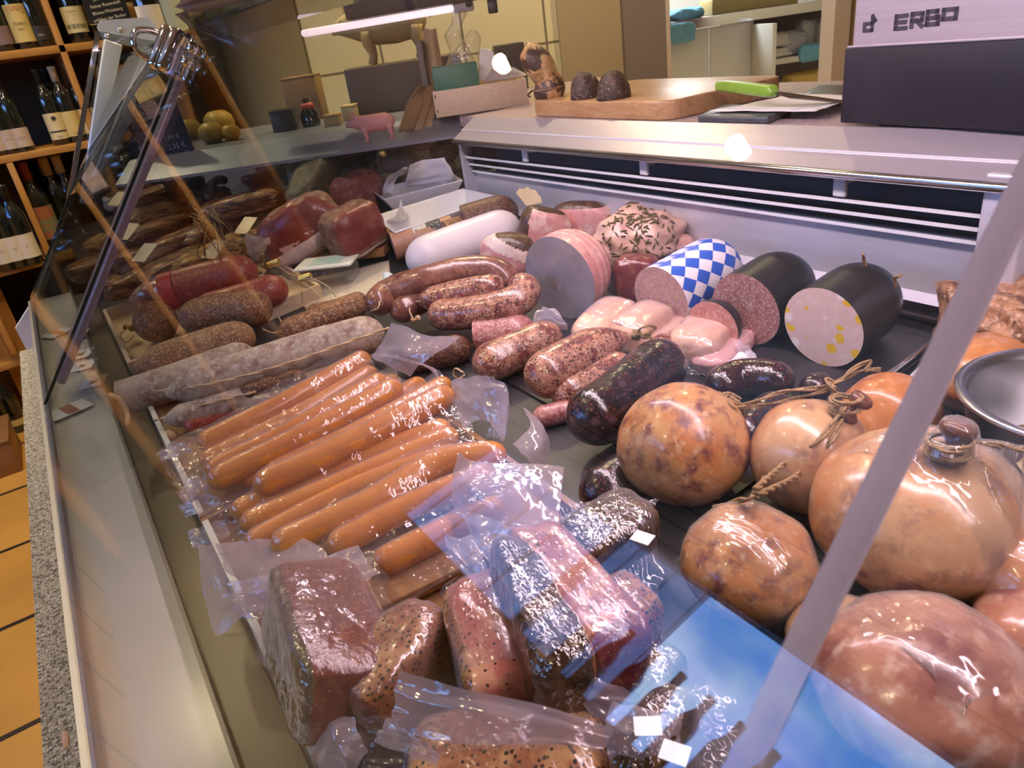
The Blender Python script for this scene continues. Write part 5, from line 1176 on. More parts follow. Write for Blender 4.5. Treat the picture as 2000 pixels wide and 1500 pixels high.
for (a, b, c, d) in ((603, 318, 618, 312), (640, 330, 648, 322), (742, 290, 748, 300)):
    tag(MB().tube([D(a, b, .17), D(c, d, .175)], .009, 8).build('yellow_tag', GOLD, None, True), {603: 'yellow tag on the reddish sausage near the small pack', 640: 'yellow tag on the pale cord sewn salami', 742: 'yellow tag above the short white log'}[a], 'tag')
KS = 1.0
# ================================================================== WINE SHELVES
SHW = wood('honey_shelf_wood', (.50, .25, .065), (.40, .18, .045), 5, (1, 8, 8), .45)
SHP = wood('honey_post_wood', (.52, .26, .07), (.42, .19, .05), 5, (8, 8, 1), .45)
YS = 3.9
sh = root('wine_shelf', (.25, 4.1, 0), 'honey coloured wooden wall shelf filled with wine bottles', 'shelf')
XL, XR, XK = -1.6, .72, .12
KINK = -.02
def board(z, name='shelf_board'):
    # boards bend where the shelf turns the corner
    poly = [(XR, YS, z), (XR, 4.40, z), (XL, 4.40, z), (XL, YS - .35, z), (KINK, YS, z)]
    MB().prism(poly, (0, 0, -.03)).build(name, SHW, sh, bevel=.002)
SZ = (1.545, 1.152, .70, .30)
for z in SZ: board(z)
board(1.96)
def post(x, z0, z1, y=YS):
    MB().b2((x - .013, y, z0), (x + .013, 4.40, z1)).build('shelf_post', SHP, sh, bevel=.002)
post(.285, .72, 1.93); post(-.075, .33, 1.12, YS - .02); post(-.36, .33, .67, YS - .1); post(XR, .1, 1.95)
MB().b2((-.42, YS + .02, .05), (-.31, YS + .05, .66)).build('shelf_upright', SHP, sh)
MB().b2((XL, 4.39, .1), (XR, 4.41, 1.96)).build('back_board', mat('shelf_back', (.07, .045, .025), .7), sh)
GREENB = mat('dark_bottle_glass', (.008, .010, .008), .06, coat=1.0)
def bottle(x, y, z, label, lab=None, cap=None, s=1.0, group='wine bottles on the shelves', text=None, tz=.09, lh=.085, tc_=(.08, .06, .05), band=None, rot=0.0):
    r = root('wine_bottle', (x, y, z), label, 'wine bottle', group)
    pf = [(.0, 0), (.034, 0), (.037, .004), (.037, .175), (.034, .195), (.022, .222), (.0145, .245), (.0135, .29), (.0155, .292), (.0155, .30), (.0, .30)]
    MB().lathe([(a * s, b * s) for a, b in pf], (x, y, z), 24).build('bottle_body', GREENB, r, True)
    def wrap(nm, z0, z1, rad, m, a0=-1.25, a1=1.25, n_=16):
        vs = []; fs = []
        d0 = math.atan2(-y, -x) + rot
        for i in range(n_ + 1):
            a = d0 + a0 + (a1 - a0) * i / n_
            for zz in (z0, z1): vs.append(V((x + rad * math.cos(a), y + rad * math.sin(a), z + zz)))
        fs = [(2 * i, 2 * i + 2, 2 * i + 3, 2 * i + 1) for i in range(n_)]
        return mk(nm, vs, fs, m, r)
    if lab:
        lb = wrap('paper_label', tz * s - lh * s / 2, tz * s + lh * s / 2, .0376 * s, lab)
        if band: wrap('label_band', (tz + band[0]) * s, (tz + band[1]) * s, .0379 * s, band[2], -1.0, 1.0)
        for (tt, size, dz, col) in (text or []):
            r_keep = r
            d0 = V((-x, -y, 0)).normalized()
            lettering(tt, V((x, y, z + (tz + dz) * s)) + d0 * .0395 * s, V((-d0.y, d0.x, 0)), V((0, 0, 1)), size, col, lb)
    if cap: MB().lathe([(.0155 * s, .235 * s), (.0152 * s, .29 * s), (.0165 * s, .292 * s), (.0165 * s, .302 * s), (.0, .3025 * s)], (x, y, z), 16).build('capsule', cap, r, True)
    return r
def lettering(t, c, xd, zd, size, col, parent, name='lettering', thick=.0, align='CENTER', kind=None):
    cu = bpy.data.curves.new(name, 'FONT'); cu.body = t; cu.size = size; cu.align_x = align; cu.align_y = 'CENTER'; cu.extrude = thick; cu.resolution_u = 2
    m = mat('ink_%d_%d_%d' % tuple(int(k * 255) for k in col), col, .6); cu.materials.append(m)
    o = bpy.data.objects.new(name, cu); COL.objects.link(o)
    xd = V(xd).normalized(); zd = (V(zd) - xd * V(zd).dot(xd)).normalized(); nd = xd.cross(zd)
    M_ = Matrix((xd, zd, nd)).transposed().to_4x4(); M_.translation = V(c) - (wloc(parent) if parent else V((0, 0, 0)))
    o.matrix_local = M_ if parent else M_
    if parent: o.parent = parent
    return o
def sx(px, py, y=YS + .06): return YP(px, py, y).x
LCR = mat('cream_label', (.66, .55, .30), .6, n1=[(60, (.58, .46, .24), .5, .7)])
LYE = mat('yellow_label', (.62, .47, .17), .6)
LWH = mat('white_label', (.66, .58, .45), .6)
LPK = mat('pinkish_label', (.52, .40, .32), .6, n1=[(40, (.40, .32, .28), .5, .7)])
LPU = mat('purple_label', (.20, .13, .13), .6)
CW = mat('cream_capsule', (.62, .50, .34), .4); CR = mat('red_capsule', (.42, .06, .045), .4); CK = mat('black_capsule', (.015, .015, .015), .4); CA = mat('amber_capsule', (.60, .42, .16), .35)
INK = (.06, .05, .05); RED = (.45, .04, .03)
Yb = YS + .07
z1, z2, z3 = SZ[0] + .001, SZ[1] + .001, SZ[2] + .001
bottle(sx(8, 80), Yb, z1, 'wine bottle with a purple label at the edge of the top row', LPU, CK, 1.0, tz=.06, lh=.07)
bottle(sx(42, 55), Yb, z1, 'wine bottle with a yellow label, red lettering and a violin emblem', LYE, CK, 1.15, tz=.085, lh=.125, text=[('CUCU', .022, .048, RED), ('Musica', .018, .0, INK), ('PURO', .010, -.02, INK)])
bottle(sx(78, 60), Yb + .01, z1, 'black wine bottle with a dark gold lettered label, beside the post', mat('black_label', (.03, .027, .022), .5), CK, 1.1, tz=.05, lh=.05, text=[('MAS', .012, -.008, (.5, .42, .25))])
bottle(sx(100, 40) - .035, Yb + .10, z1, 'wine bottle with two cream labels right behind the post', LCR, CK, 1.2, tz=.12, lh=.075, band=(-.008, .002, BLACKP))
bottle(sx(150, 50), Yb, z1, 'wine bottle with a cream landscape label, first right of the post', LCR, CK, 1.2, tz=.075, lh=.085, text=[('Blaufränkisch', .008, .026, INK)], band=(-.03, -.014, mat('landscape_band', (.20, .19, .10), .6, n1=[(90, (.5, .42, .22), .45, .6)])))
bottle(sx(182, 40), Yb + .08, z1, 'wine bottle with a cream label behind the chalk sign', LCR, CK, 1.2, tz=.09, lh=.07)
bottle(sx(214, 35), Yb + .04, z1, 'wine bottle with a plain cream label, second from the steel plate', LCR, CK, 1.2, tz=.085, lh=.06)
bottle(sx(250, 30), Yb + .04, z1, 'wine bottle with a plain cream label, next to the steel plate', LCR, CK, 1.2, tz=.085, lh=.06)
# row two
for k, (px, t) in enumerate(((-6, 'outermost'), (22, 'second'), (46, 'third'))):
    bottle(sx(px, 255) - .02, Yb - .02, z2, 'dark wine bottle with a pinkish label, %s of the three in the middle row' % t, LPK, CK, 1.05, tz=.055, lh=.075, text=[('GSELLMANN', .006, .0, INK)] if k else None)
SPOT = mat('label_star', (.02, .02, .03), .5)
r = bottle(sx(104, 230), Yb, z2, 'wine bottle with a cream label and a black star blot', LCR, CK, 1.05, tz=.075, lh=.105, text=[('✸', .034, .03, (.02, .02, .03)), ('JANCI', .009, -.042, INK)], band=(-.024, -.018, BLACKP))
bottle(sx(137, 230), Yb, z2, 'wine bottle with a cream label and a dark leaf mark, right of the star label', LYE, CW, 1.05, tz=.075, lh=.10, text=[('JANCI', .009, -.038, INK)])
bottle(sx(168, 222), Yb + .02, z2, 'wine bottle with a cream label and pale capsule, beside the case glass', LCR, CW, 1.05, tz=.075, lh=.10)
bottle(sx(118, 215), Yb + .12, z2, 'dark wine bottle standing behind the star labelled one', None, CK, 1.05)
bottle(sx(182, 200) + .075, Yb + .2, z2, 'dark wine bottle deep in the shelf behind the post', None, CA, 1.0)
# row three
bottle(sx(88, 430), Yb + .05, z3, 'wine bottle with a red capsule and a green and red picture label', mat('picture_label', (.32, .10, .05), .6, n1=[(30, (.16, .18, .10), .45, .55)]), CR, 1.35, tz=.10, lh=.11)
bottle(sx(132, 430), Yb + .10, z3, 'wine bottle with an amber banded capsule in the lower row', None, CA, 1.35)
bottle(sx(158, 430), Yb + .10, z3, 'wine bottle with an amber banded capsule, nearer to the case glass', None, CA, 1.35)
bottle(sx(108, 400), Yb + .12, z3, 'wine bottle with a white label with red drops, behind the picture label', LWH, CK, 1.3, tz=.13, lh=.08)
YL = YS - .10
for k, (px, t) in enumerate(((-2, 'outermost of three'), (27, 'middle of three'), (52, 'next to the post'))):
    bottle(YP(px, 480, YL).x, YL, z3, 'black wine bottle with a plain white label on the lower shelf, ' + t, LWH, CK, 1.15, tz=.075, lh=.09, text=[('W', .014, .0, (.35, .28, .25))])
for k, (px, t) in enumerate(((-4, 'outermost'), (16, 'second'), (34, 'third'))):
    c = G(px + 6, 800 - 8 * k, .0) ; x = c.x; y = min(c.y, YS - .15)
    bottle(x, y, .001, 'tall wine bottle standing on the floor tiles, %s beside the wooden box' % t, LYE, CK, 1.0, group='wine bottles on the floor', tz=.05, lh=.03)
c = G(4, 850, .12); wb = root('wine_box', (c.x, c.y, 0), 'dark stained wooden wine box on the floor tiles', 'box')
MB().box((c.x - .1, c.y, .07), (.26, .3, .14)).build('box_body', CRT, wb, bevel=.003); MB().box((c.x - .1, c.y, .145), (.27, .31, .012)).build('box_lid', CRT, wb, bevel=.003)
# chalk sign among the bottles
cs = root('chalk_sign', YP(205, 12, YS - .01), 'small black sign with white handwriting before the top row of bottles', 'sign')
cp = YP(205, 8, YS - .012); csb = MB().box(cp, (.17, .008, .14)).build('sign_board', BLACKP, cs)
for i, (t, s_) in enumerate((('Rosenheim', .018), ('„Rosenthal', .02), ('Feiner Rosenduft', .018), ('Blüten-Weinberg', .018), ('erfüllen der Boden', .018))):
    lettering(t, cp + V((0, -.0065, .05 - .026 * i)), (1, 0, .1), (0, 0, 1), s_, (.75, .68, .55), csb)
# row of wine bottles on the shop window sill (mirrored in the case glass)
sill = tag(MB().b2((-2.0, YW0, 1.46), (-1.84, YW1, 1.485)).build('window_sill', SHW), kind='structure')
for k in range(9):
    bottle(-1.91, .62 + .125 * k, 1.486, 'wine bottle on the shop window sill, %s in the row' % ['nearest', 'second', 'third', 'fourth', 'fifth', 'sixth', 'seventh', 'eighth', 'ninth'][k], LWH if k % 2 else LCR, CK, 1.0, 'wine bottles on the window sill', tz=.10, lh=.07)
# ================================================================== ON THE WORKTOP
ZT = 1.181
BW = mat('maple_board', (.46, .27, .13), .3, n1=[(6, (.34, .175, .07), .4, .65), (40, (.54, .34, .18), .5, .7)], stretch=(14, 2, 14), bump=(60, .06))
q = [G(1050, 228, ZT), G(1277, 237, ZT)]; fdir = (q[1] - q[0]).normalized(); bdir = V((-fdir.y, fdir.x, 0)) * (1 if -fdir.y > 0 else 1)
if bdir.x < 0: bdir = -bdir
Lb = .43; A0 = q[0] - fdir * .035
def rrect(o, xd, yd, lx, ly, r, n_=6):
    P = []
    for cx, cy, a0 in ((lx - r, r, -90), (lx - r, ly - r, 0), (r, ly - r, 90), (r, r, 180)):
        for i in range(n_ + 1):
            a = R_(a0 + 90 * i / n_); P.append(o + xd * (cx + r * math.cos(a)) + yd * (cy + r * math.sin(a)))
    return P
bdk = V((.955, .29, 0)).normalized()
cb = MB().prism(rrect(A0, fdir, bdir, Lb, .29, .04), (0, 0, .032)).build('cutting_board', BW, bevel=.004, seg=3)
tag(cb, 'thick maple cutting board with rounded corners on the worktop', 'cutting board')
ZB = ZT + .0322
# smoked pieces on the board
SMB = mat('smoked_end_black', (.045, .025, .018), .6, n1=[(30, (.16, .09, .06), .5, .7)], specks=[((.28, .20, .14), 150, .22, .1)], bump=(120, .9, .004))
TALLM = mat('smoked_tall_piece', (.58, .38, .17), .5, n1=[(40, (.40, .20, .07), .46, .62), (24, (.05, .025, .015), .50, .56)], bump=(60, .8, .005))
def onboard(px, py): return G(px, py, ZB)
b0 = onboard(1072, 190); hh = (WP(1050, 100, b0.dot(WW)) - b0).z
C = [b0 + V((0, 0, -.002)), b0 + V((0, 0, hh * .30)) + RIGHT * .002, b0 + V((0, 0, hh * .62)) - RIGHT * .010, b0 + V((0, 0, hh * .86)) - RIGHT * .026, b0 + V((0, 0, hh)) - RIGHT * .044]
vs, fs, uv = tube_data(catmull(C, 26), [.030 + .003 * math.sin(i * .5) - (.004 * max(0, (i - 20) / 3) ** 2) for i in range(27)], 22)
o = mk('smoked_knuckle', rough_up(vs, .004, 40, 2), fs, TALLM); tag(o, 'tall bent smoked meat piece standing on the cutting board corner', 'smoked meat')
MB().tube([b0 + RIGHT * .034 * math.cos(t) - WW * .034 * math.sin(t) + V((0, 0, .018 + .006 * math.cos(t))) for t in [i * math.pi / 10 for i in range(21)]], .0013, 6).build('twine_wrap', STRING, o, True)
MB().tube(catmull([b0 - RIGHT * .034 - WW * .01 + V((0, 0, .014)), b0 - RIGHT * .045 - WW * .02 + V((0, 0, .006)), b0 - RIGHT * .04 - WW * .02 + V((0, 0, .002))], 8), .002, 6).build('skin_tag', SMB, o, True)
def cone(px, py, w_, h_, label, seed, sc=1.0):
    b = onboard(px, py) + WW * .025; mbx = MB()
    vs, fs, uv = tube_data([b + V((0, 0, h_ * t)) for t in [i / 20 for i in range(21)]], [w_ / 2 * math.sqrt(max(.0015, 1 - (i / 20) ** 2.2)) for i in range(21)], 26)
    o = mk('smoked_end', rough_up(vs, .0025, 60, seed), fs, SMB); return tag(o, label, 'smoked meat'), b
o, b = cone(1148, 193, .058, .050, 'dark smoked sausage end with a pale split, middle of the three on the board', 3)
lump('pale_split', None, None, b + V((.004, -.002, .022)) - WW * .010 + RIGHT * .010, (.012, .018, .036), (RIGHT, WW, V((0, 0, 1))), mat('split_brown', (.34, .20, .13), .5, n1=[(30, (.14, .07, .05), .5, .6)]), .8, .1, 6, parent=o)
cone(1204, 194, .062, .048, 'rounded dark smoked end, rightmost of the three on the board', 5)
# knife: green handle, long blade running behind the scale
ka, kb, kc = G(1395, 178, ZB + .004), G(1500, 188, ZB + .003), G(1690, 205, ZT + .006)
kr = root('kitchen_knife', (ka + kb) / 2, 'kitchen knife with a bright green handle lying across board and paper', 'knife')
kd = (kb - ka).normalized(); kn = V((-kd.y, kd.x, 0)).normalized(); ku = kd.cross(kn)
KG = mat('green_plastic', (.22, .40, .045), .3, coat=.2)
MB().prism([ka, ka + ku * .014, ka + kd * .03 + ku * .016, kb + ku * .014, kb + kd * .006 + ku * .004, kb - ku * .003], kn * .016).build('handle', KG, kr, bevel=.004, seg=3)
bd = (kc - kb).normalized(); bn = V((-bd.y, bd.x, 0)).normalized()
MB().prism([kb + bn * .001 + ku * .006, kb + bn * .015 + ku * .006, kc + bn * .010, kc - bn * .006, kb - bn * .006 + bd * .03], V((0, 0, .0018))).build('blade', STEELP, kr)
# papers and slates
SLATE = mat('slate', (.055, .06, .065), .38, n1=[(30, (.10, .105, .11), .5, .7)], bump=(40, .8, .004))
sl = [G(1362, 240, ZT), G(1500, 243, ZT), G(1548, 222, ZT), G(1412, 216, ZT)]
o = MB().prism(sl, (0, 0, .011)).build('slate_board', SLATE, bevel=.003); tag(o, 'small wrapped black slate board under the white paper', 'slate')
sl = [G(1555, 200, ZT), G(1648, 205, ZT), G(1690, 180, ZT), G(1600, 178, ZT)]
o = MB().prism(sl, (0, 0, .011)).build('slate_board', SLATE, bevel=.003); tag(o, 'grey slate board beyond the white paper, next to the scale', 'slate')
Zp = ZT + .014
pq = [[G(1385, 217, Zp), G(1470, 200, Zp), G(1560, 182, Zp)], [G(1480, 217, Zp), G(1560, 202, Zp), G(1640, 185, Zp)], [G(1592, 217, Zp), G(1625, 206, Zp), G(1690, 186, Zp)]]
patch('paper_sheet', pq, None, PAPER, 'sheet of white paper lying on the small slate under the knife', 'paper', world=True, wr=.0015, thick=.0005)
# scale
s0, s1 = G(1640, 240, ZT + .004), G(1960, 255, ZT + .004)
sd = (s1 - s0).normalized(); sn = V((-sd.y, sd.x, 0));  sn = sn if sn.x > 0 else -sn
UP = V((0, 0, 1))
sc_ = root('shop_scale', s0, 'lilac steel shop scale with a black lower front and dark letters', 'scale')
XS = (sd, sn, UP); SW = .40
SCM = mat('lilac_steel', (.56, .51, .56), .34, .35, n1=[(6, (.52, .46, .52), .4, .65)], stretch=(1, 1, 30))
def sb(nm, x0, x1, y0, y1, za, zb, m, bev=.002, par=None):
    c = s0 + sd * (x0 + x1) / 2 + sn * (y0 + y1) / 2 + UP * ((za + zb) / 2)
    return MB().box(c, (x1 - x0, y1 - y0, zb - za), XS).build(nm, m, par or sc_, bevel=bev)
BLP = mat('black_front', (.012, .012, .022), .5, spec=.3, n1=[(9, (.022, .021, .034), .5, .75)])
sb('black_front_panel', 0, SW, 0, .004, .0, .089, BLP)
scb = sb('scale_body', .006, SW, .0045, .26, .006, .30, SCM, .004)
sb('base_foot', .05, SW - .02, .01, .24, -.004, .004, DARK, .001)
sb('seam_strip', .0, SW, .0035, .0060, .089, .0915, SCM, .0005)
def letter_box(t, cpx, size, flip=False):
    h_ = None
    r_ = ray(*cpx); n_ = sn; t_ = (s0 + sn * .0043 - CAM).dot(n_) / r_.dot(n_); c = CAM + r_ * t_
    o = lettering(t, c - sn * .0004, sd, UP, size, (.05, .045, .06), sc_, thick=.0006)
    return o
def strokes(paths, cpx, sx_, sy_, w_=.0042):
    """heavy squared letters built of bars on the scale's front"""
    r_ = ray(*cpx); t_ = (s0 + sn * .0043 - CAM).dot(sn) / r_.dot(sn); c = CAM + r_ * t_; mb = MB()
    for (xa, ya, xb, yb_) in paths:
        a = c + sd * xa * sx_ + UP * ya * sy_; b = c + sd * xb * sx_ + UP * yb_ * sy_; d_ = (b - a); L = d_.length; d_.normalize()
        mb.box((a + b) / 2, (L + w_, .0016, w_), (d_, sn, d_.cross(sn)))
    return mb.build('emblem_lettering', mat('dark_letters', (.045, .04, .055), .5), scb)
LT = {'E': [(0, 0, 0, 1), (0, 0, 1, 0), (0, .5, .9, .5), (0, 1, 1, 1)], 'R': [(0, 0, 0, 1), (0, 1, .95, 1), (.95, 1, .95, .5), (0, .45, .95, .45), (.45, .45, 1.0, 0)],
      'B': [(0, 0, 0, 1), (0, 1, .85, 1), (.85, 1, .85, .5), (0, .5, 1, .5), (1, .5, 1, 0), (0, 0, 1, 0)], 'A': [(0, .30, 0, 1), (0, 1, 1.1, 1), (1.1, 1, 1.1, .30), (-.0, .30, 1.1, .30)]}
for ch, px, py in (('E', 1749, 56), ('R', 1780, 52), ('B', 1810, 48), ('A', 1841, 45)): strokes(LT[ch], (px, py), .0128, .0130, .0044)
strokes([(0, 0, 1, 0), (0, 0, 0, .5), (0, .5, 1, .5), (1, 0, 1, 1), (1, 1, 1.35, .7), (1, .55, 1.35, .7)], (1688, 60), .0105, .0150, .0040)
# far shelf things
ZF = 1.178
cw0 = G(850, 232, ZF); wk = cw0.dot(WW)
s_a, s_b = sz(850, 215, wk)[0], sz(1016, 190, wk)[0]
zt_ = WP(843, 180, wk).z; zt2 = WP(850, 232, wk).z
crt = root('wooden_box', cw0, 'pale open wooden box with staples holding bags and papers on the far shelf', 'box')
def cq(nm, a, b, w0, w1, z0, z1, m, par, bev=.001):
    o = wbox(MB(), a, b, w0, w1, z0, z1).build(nm, m, par, bevel=bev); return o
hz = zt_ - ZF
cq('front_board', s_a, s_b + .02, wk, wk + .008, ZF + .001, ZF + hz, CRW, crt); cq('back_board', s_a, s_b + .02, wk + .24, wk + .248, ZF + .001, ZF + hz, CRW, crt)
cq('side_board', s_a, s_a + .008, wk + .008, wk + .24, ZF + .001, ZF + hz, CRW, crt); cq('side_board', s_b + .012, s_b + .02, wk + .008, wk + .24, ZF + .001, ZF + hz, CRW, crt)
cq('bottom_board', s_a, s_b + .02, wk + .008, wk + .24, ZF + .001, ZF + .008, CRW, crt)
for zz in (.2, .75): cq('staple', s_a + .004, s_a + .007, wk - .0012, wk, ZF + hz * zz, ZF + hz * (zz + .12), STEELP, crt, 0)
gb0, gb1 = sz(846, 155, wk + .02)[0], sz(934, 145, wk + .02)[0]; gz0, gz1 = WP(848, 178, wk + .02).z, WP(843, 133, wk + .02).z
gbx = root('green_carton', wq((gb0 + gb1) / 2, wk + .04, ZF + .009), 'green printed carton standing in the pale wooden box', 'carton')
gbb = cq('carton_body', gb0, gb1, wk + .012, wk + .07, ZF + .009, gz1, mat('green_card', (.025, .145, .085), .45), gbx)
gc = WP(908, 138, wk + .0115); lettering('DEKRA', gc, UW, (0, 0, 1), .018, (.8, .8, .8), gbb)
gt = WP(891, 141, wk + .0115)
mk('triangle_emblem', [gt + UW * -.006 + V((0, 0, .008)), gt + UW * .006, gt + UW * -.006 + V((0, 0, -.008)), gt + UW * -.004 + V((0, 0, .004)), gt + UW * .001, gt + UW * -.004 + V((0, 0, -.004))], [(0, 1, 4, 3), (1, 2, 5, 4)], WHITEP, gbb, smooth=False)
lettering('www.dekra.de', WP(858, 148, wk + .0115), UW, (0, 0, 1), .005, (.8, .8, .8), gbb)
def bagw(nm, label, cat, pxs, w, m, seed, th=.03):
    """upright crumpled bag: rows of (px left, px right, py)"""
    vs = []; n_ = 14
    for (xa, xb, y) in pxs:
        for i in range(n_):
            t = i / n_ * 2 * math.pi; px = (xa + xb) / 2 + (xb - xa) / 2 * math.cos(t)
            vs.append(WP(px, y, w + th * math.sin(t) * (1 if abs(xb - xa) > 8 else .3)))
    vs = rough_up(vs, .008, 30, seed); k = len(pxs)
    fs = [(j * n_ + i, j * n_ + (i + 1) % n_, (j + 1) * n_ + (i + 1) % n_, (j + 1) * n_ + i) for j in range(k - 1) for i in range(n_)]
    o = mk(nm, vs, fs, m); tag(o, label, cat); return o
bagw('plastic_bag', 'crumpled clear plastic bag sticking up behind the green carton', 'bag', [(868, 932, 140), (872, 930, 120), (875, 920, 98), (872, 900, 70), (884, 905, 45), (882, 910, 20)], wk + .09, CLEARBAG, 1)
bagw('plastic_bag', 'tan packed plastic bag left behind the green carton', 'bag', [(832, 868, 170), (830, 866, 130), (826, 860, 90), (826, 850, 58)], wk + .12, mat('tan_bag', (.46, .33, .18), .35, coat=.4), 2)
bagw('plastic_bag', 'clear rustling bag between the tan bag and the steel lids', 'bag', [(862, 935, 150), (880, 935, 110), (905, 940, 75), (920, 930, 58)], wk + .13, CLEARBAG, 3)
# lids and papers leaning in the box
tag(patch('lid', [[WP(935, 155, wk + .05), WP(936, 120, wk + .07), WP(938, 92, wk + .09)], [WP(955, 158, wk + .05), WP(960, 130, wk + .07), WP(962, 100, wk + .09)], [WP(1000, 150, wk + .05), WP(985, 135, wk + .07), WP(968, 118, wk + .09)]], None, WHITEP, world=True, wr=.002, thick=.002), 'white plastic lid leaning in the pale wooden box', 'lid')
tag(patch('grey_folder', [[WP(945, 160, wk + .03), WP(960, 135, wk + .04), WP(985, 126, wk + .05)], [WP(985, 155, wk + .03), WP(1005, 140, wk + .04), WP(1010, 135, wk + .05)], [WP(1025, 147, wk + .03), WP(1028, 146, wk + .04), WP(1030, 145, wk + .05)]], None, mat('grey_card', (.42, .36, .34), .5), world=True, wr=.002, thick=.002), 'rounded grey folder lying over the edge of the wooden box', 'folder')
cq2 = wbox(MB(), sz(965, 110, 2.5)[0], sz(1022, 110, 2.5)[0], 2.42, 2.55, ZF, WP(1000, 84, 2.5).z).build('dark_box', mat('dark_card', (.06, .05, .045), .5), bevel=.002); tag(cq2, 'dark cardboard box behind the pale wooden box', 'box')
# paper bags beside the box
for k in range(3):
    x0 = 778 + 16 * k
    g = [[WP(x0, 258 + 0 * k, wk + .02 * k), WP(x0 + 18, 200, wk + .02 * k), WP(x0 + 44, 166, wk + .04 * k)], [WP(x0 + 30, 255, wk + .02), WP(x0 + 45, 205, wk + .02 + .02 * k), WP(x0 + 54, 168, wk + .05)]]
    patch('paper_bag', g, None, mat('kraft_paper', (.30, .19, .09), .7), 'folded brown paper bag, %s of three leaning beside the wooden box' % ['outermost', 'middle', 'innermost'][k], 'paper bag', world=True, wr=.003, seed=k, thick=.0008)
tag(wbox(MB(), sz(826, 160, wk + .1)[0], sz(838, 160, wk + .1)[0], wk + .06, wk + .2, ZF, WP(815, 80, wk + .1).z).build('plank', mat('dark_plank', (.12, .10, .085), .5), bevel=.002), 'narrow dark upright board beside the tan plastic bag', 'board')
# toy pig
def pig(c, s, xd, m, name, label):
    yd = V((0, 0, 1)).cross(xd).normalized(); zz = V((0, 0, 1))
    def P(a, b, h): return c + xd * a * s + yd * b * s + zz * h * s
    mb = MB()
    body = [(-.50, .40, .02), (-.46, .40, .11), (-.32, .40, .185), (-.10, .385, .20), (.12, .39, .19), (.28, .42, .17), (.40, .45, .15), (.52, .44, .10), (.58, .425, .062), (.64, .42, .058), (.645, .42, .01)]
    vs, fs, uv = tube_data([P(a, 0, h) for a, h, r_ in body], [r_ * s for a, h, r_ in body], 18); mb.add(vs, fs)
    for a, b in ((-.36, .1), (-.36, -.1), (.22, .1), (.22, -.1)):
        vs, fs, uv = tube_data([P(a, b, .36), P(a + .01, b, .22), P(a - .02, b, .10), P(a + .01, b, .0)], [.095 * s, .065 * s, .04 * s, .045 * s], 10); mb.add(vs, fs)
    o = mk(name, mb.v, mb.f, m); tag(o, label, 'figurine')
    for b in (.09, -.09):
        mk('ear', [P(.36, b * .8, .58), P(.44, b * 1.5, .57), P(.46, b * 1.3, .69), P(.38, b, .59)], [(0, 1, 2), (0, 2, 3)], m, o)
        MB().lathe([(.0, .012 * s), (.01 * s, .006 * s), (.012 * s, 0)], P(.50, b * 1.0, .50), 8).build('eye', BLACKP, o, True)
    MB().tube([P(-.49, 0, .44), P(-.54, .02, .46), P(-.55, -.02, .42)], .012 * s, 6).build('tail', m, o, True)
    return o
pc = G(737, 276, 1.150); 
pig(V((pc.x, pc.y, 1.152 - .0)), .105, -UW, mat('pink_toy', (.66, .30, .27), .45, n1=[(30, (.58, .24, .21), .5, .7)]), 'toy_pig', 'small pink toy pig standing on the far shelf edge')
p2 = WP(765, 120, 2.40)
pig(p2, .25, -UW, mat('cream_plush', (.58, .46, .22), .8, bump=(60, .4)), 'pig_statue', 'large cream pig figure on a dark ledge behind the lamp')
tag(wbox(MB(), sz(690, 130, 2.5)[0], sz(900, 110, 2.5)[0], 2.28, 2.46, ZF + .001, p2.z - .002).build('dark_ledge', mat('brown_ledge', (.085, .065, .045), .5), bevel=.004), 'dark brown ledge carrying the cream pig figure', 'ledge')
# things on the far shelf by the pane
YCH = mat('yellow_cheese', (.50, .32, .05), .4, n1=[(12, (.42, .25, .04), .45, .7)])
for k, (px, py, r_, w, t) in enumerate(((368, 255, 24, 2.35, 'yellow round cheese, outermost on the far shelf'), (428, 240, 29, 2.3, 'yellow round cheese with a pale spot, in the middle of the far shelf'), (422, 290, 24, 2.12, 'yellow cheese half at the shelf edge, below the round ones'), (458, 284, 18, 2.12, 'yellow cheese wedge beside the cheese half'))):
    c = WP(px, py, w); r_ = r_ * depth(c) / F; vs = []; fs = []
    MBx = MB().lathe([(.0, -r_ * .8), (r_ * .6, -r_ * .75), (r_ * .95, -r_ * .35), (r_, 0), (r_ * .93, r_ * .4), (r_ * .55, r_ * .75), (.0, r_ * .8)], V((c.x, c.y, max(c.z, ZF + r_ * .8))), 24)
    tag(MBx.build('cheese', YCH, None, True), t, 'cheese')
def fbox(name, label, cat, px0, px1, pyt, w, d_, m, zb=ZF, parts=()):
    a, b = sz(px0, pyt, w)[0], sz(px1, pyt, w)[0]; zt = max(WP((px0 + px1) / 2, pyt, w).z, zb + .03)
    r = root(name, wq((a + b) / 2, w + d_ / 2, zb), label, cat)
    cq('body', a, b, w, w + d_, zb, zt - .006, m, r, .002); cq('lid', a - .001, b + .001, w - .001, w + d_ + .001, zt - .006, zt, m, r, .001); return r
fbox('black_tin', 'black tin standing on the far shelf', 'tin', 523, 568, 216, 2.15, .08, BLACKP)
fbox('cream_canister', 'cream canister on the far shelf beside the twine spool', 'canister', 664, 692, 206, 2.2, .06, mat('cream_plastic', (.55, .42, .18), .4))
fbox('wooden_block', 'yellowish wooden block on the far shelf before the canister', 'block', 630, 662, 228, 2.1, .05, mat('yellow_wood', (.46, .31, .09), .5))
fbox('cardboard_box', 'brown cardboard box under the strip lamp on the far shelf', 'box', 545, 612, 150, 2.42, .12, mat('cardboard', (.36, .21, .08), .6))
ro_ = root('oil_bottle', wq(sz(608, 240, 2.2)[0], 2.2, ZF), 'dark bottle with a red ribbon on the far shelf', 'bottle')
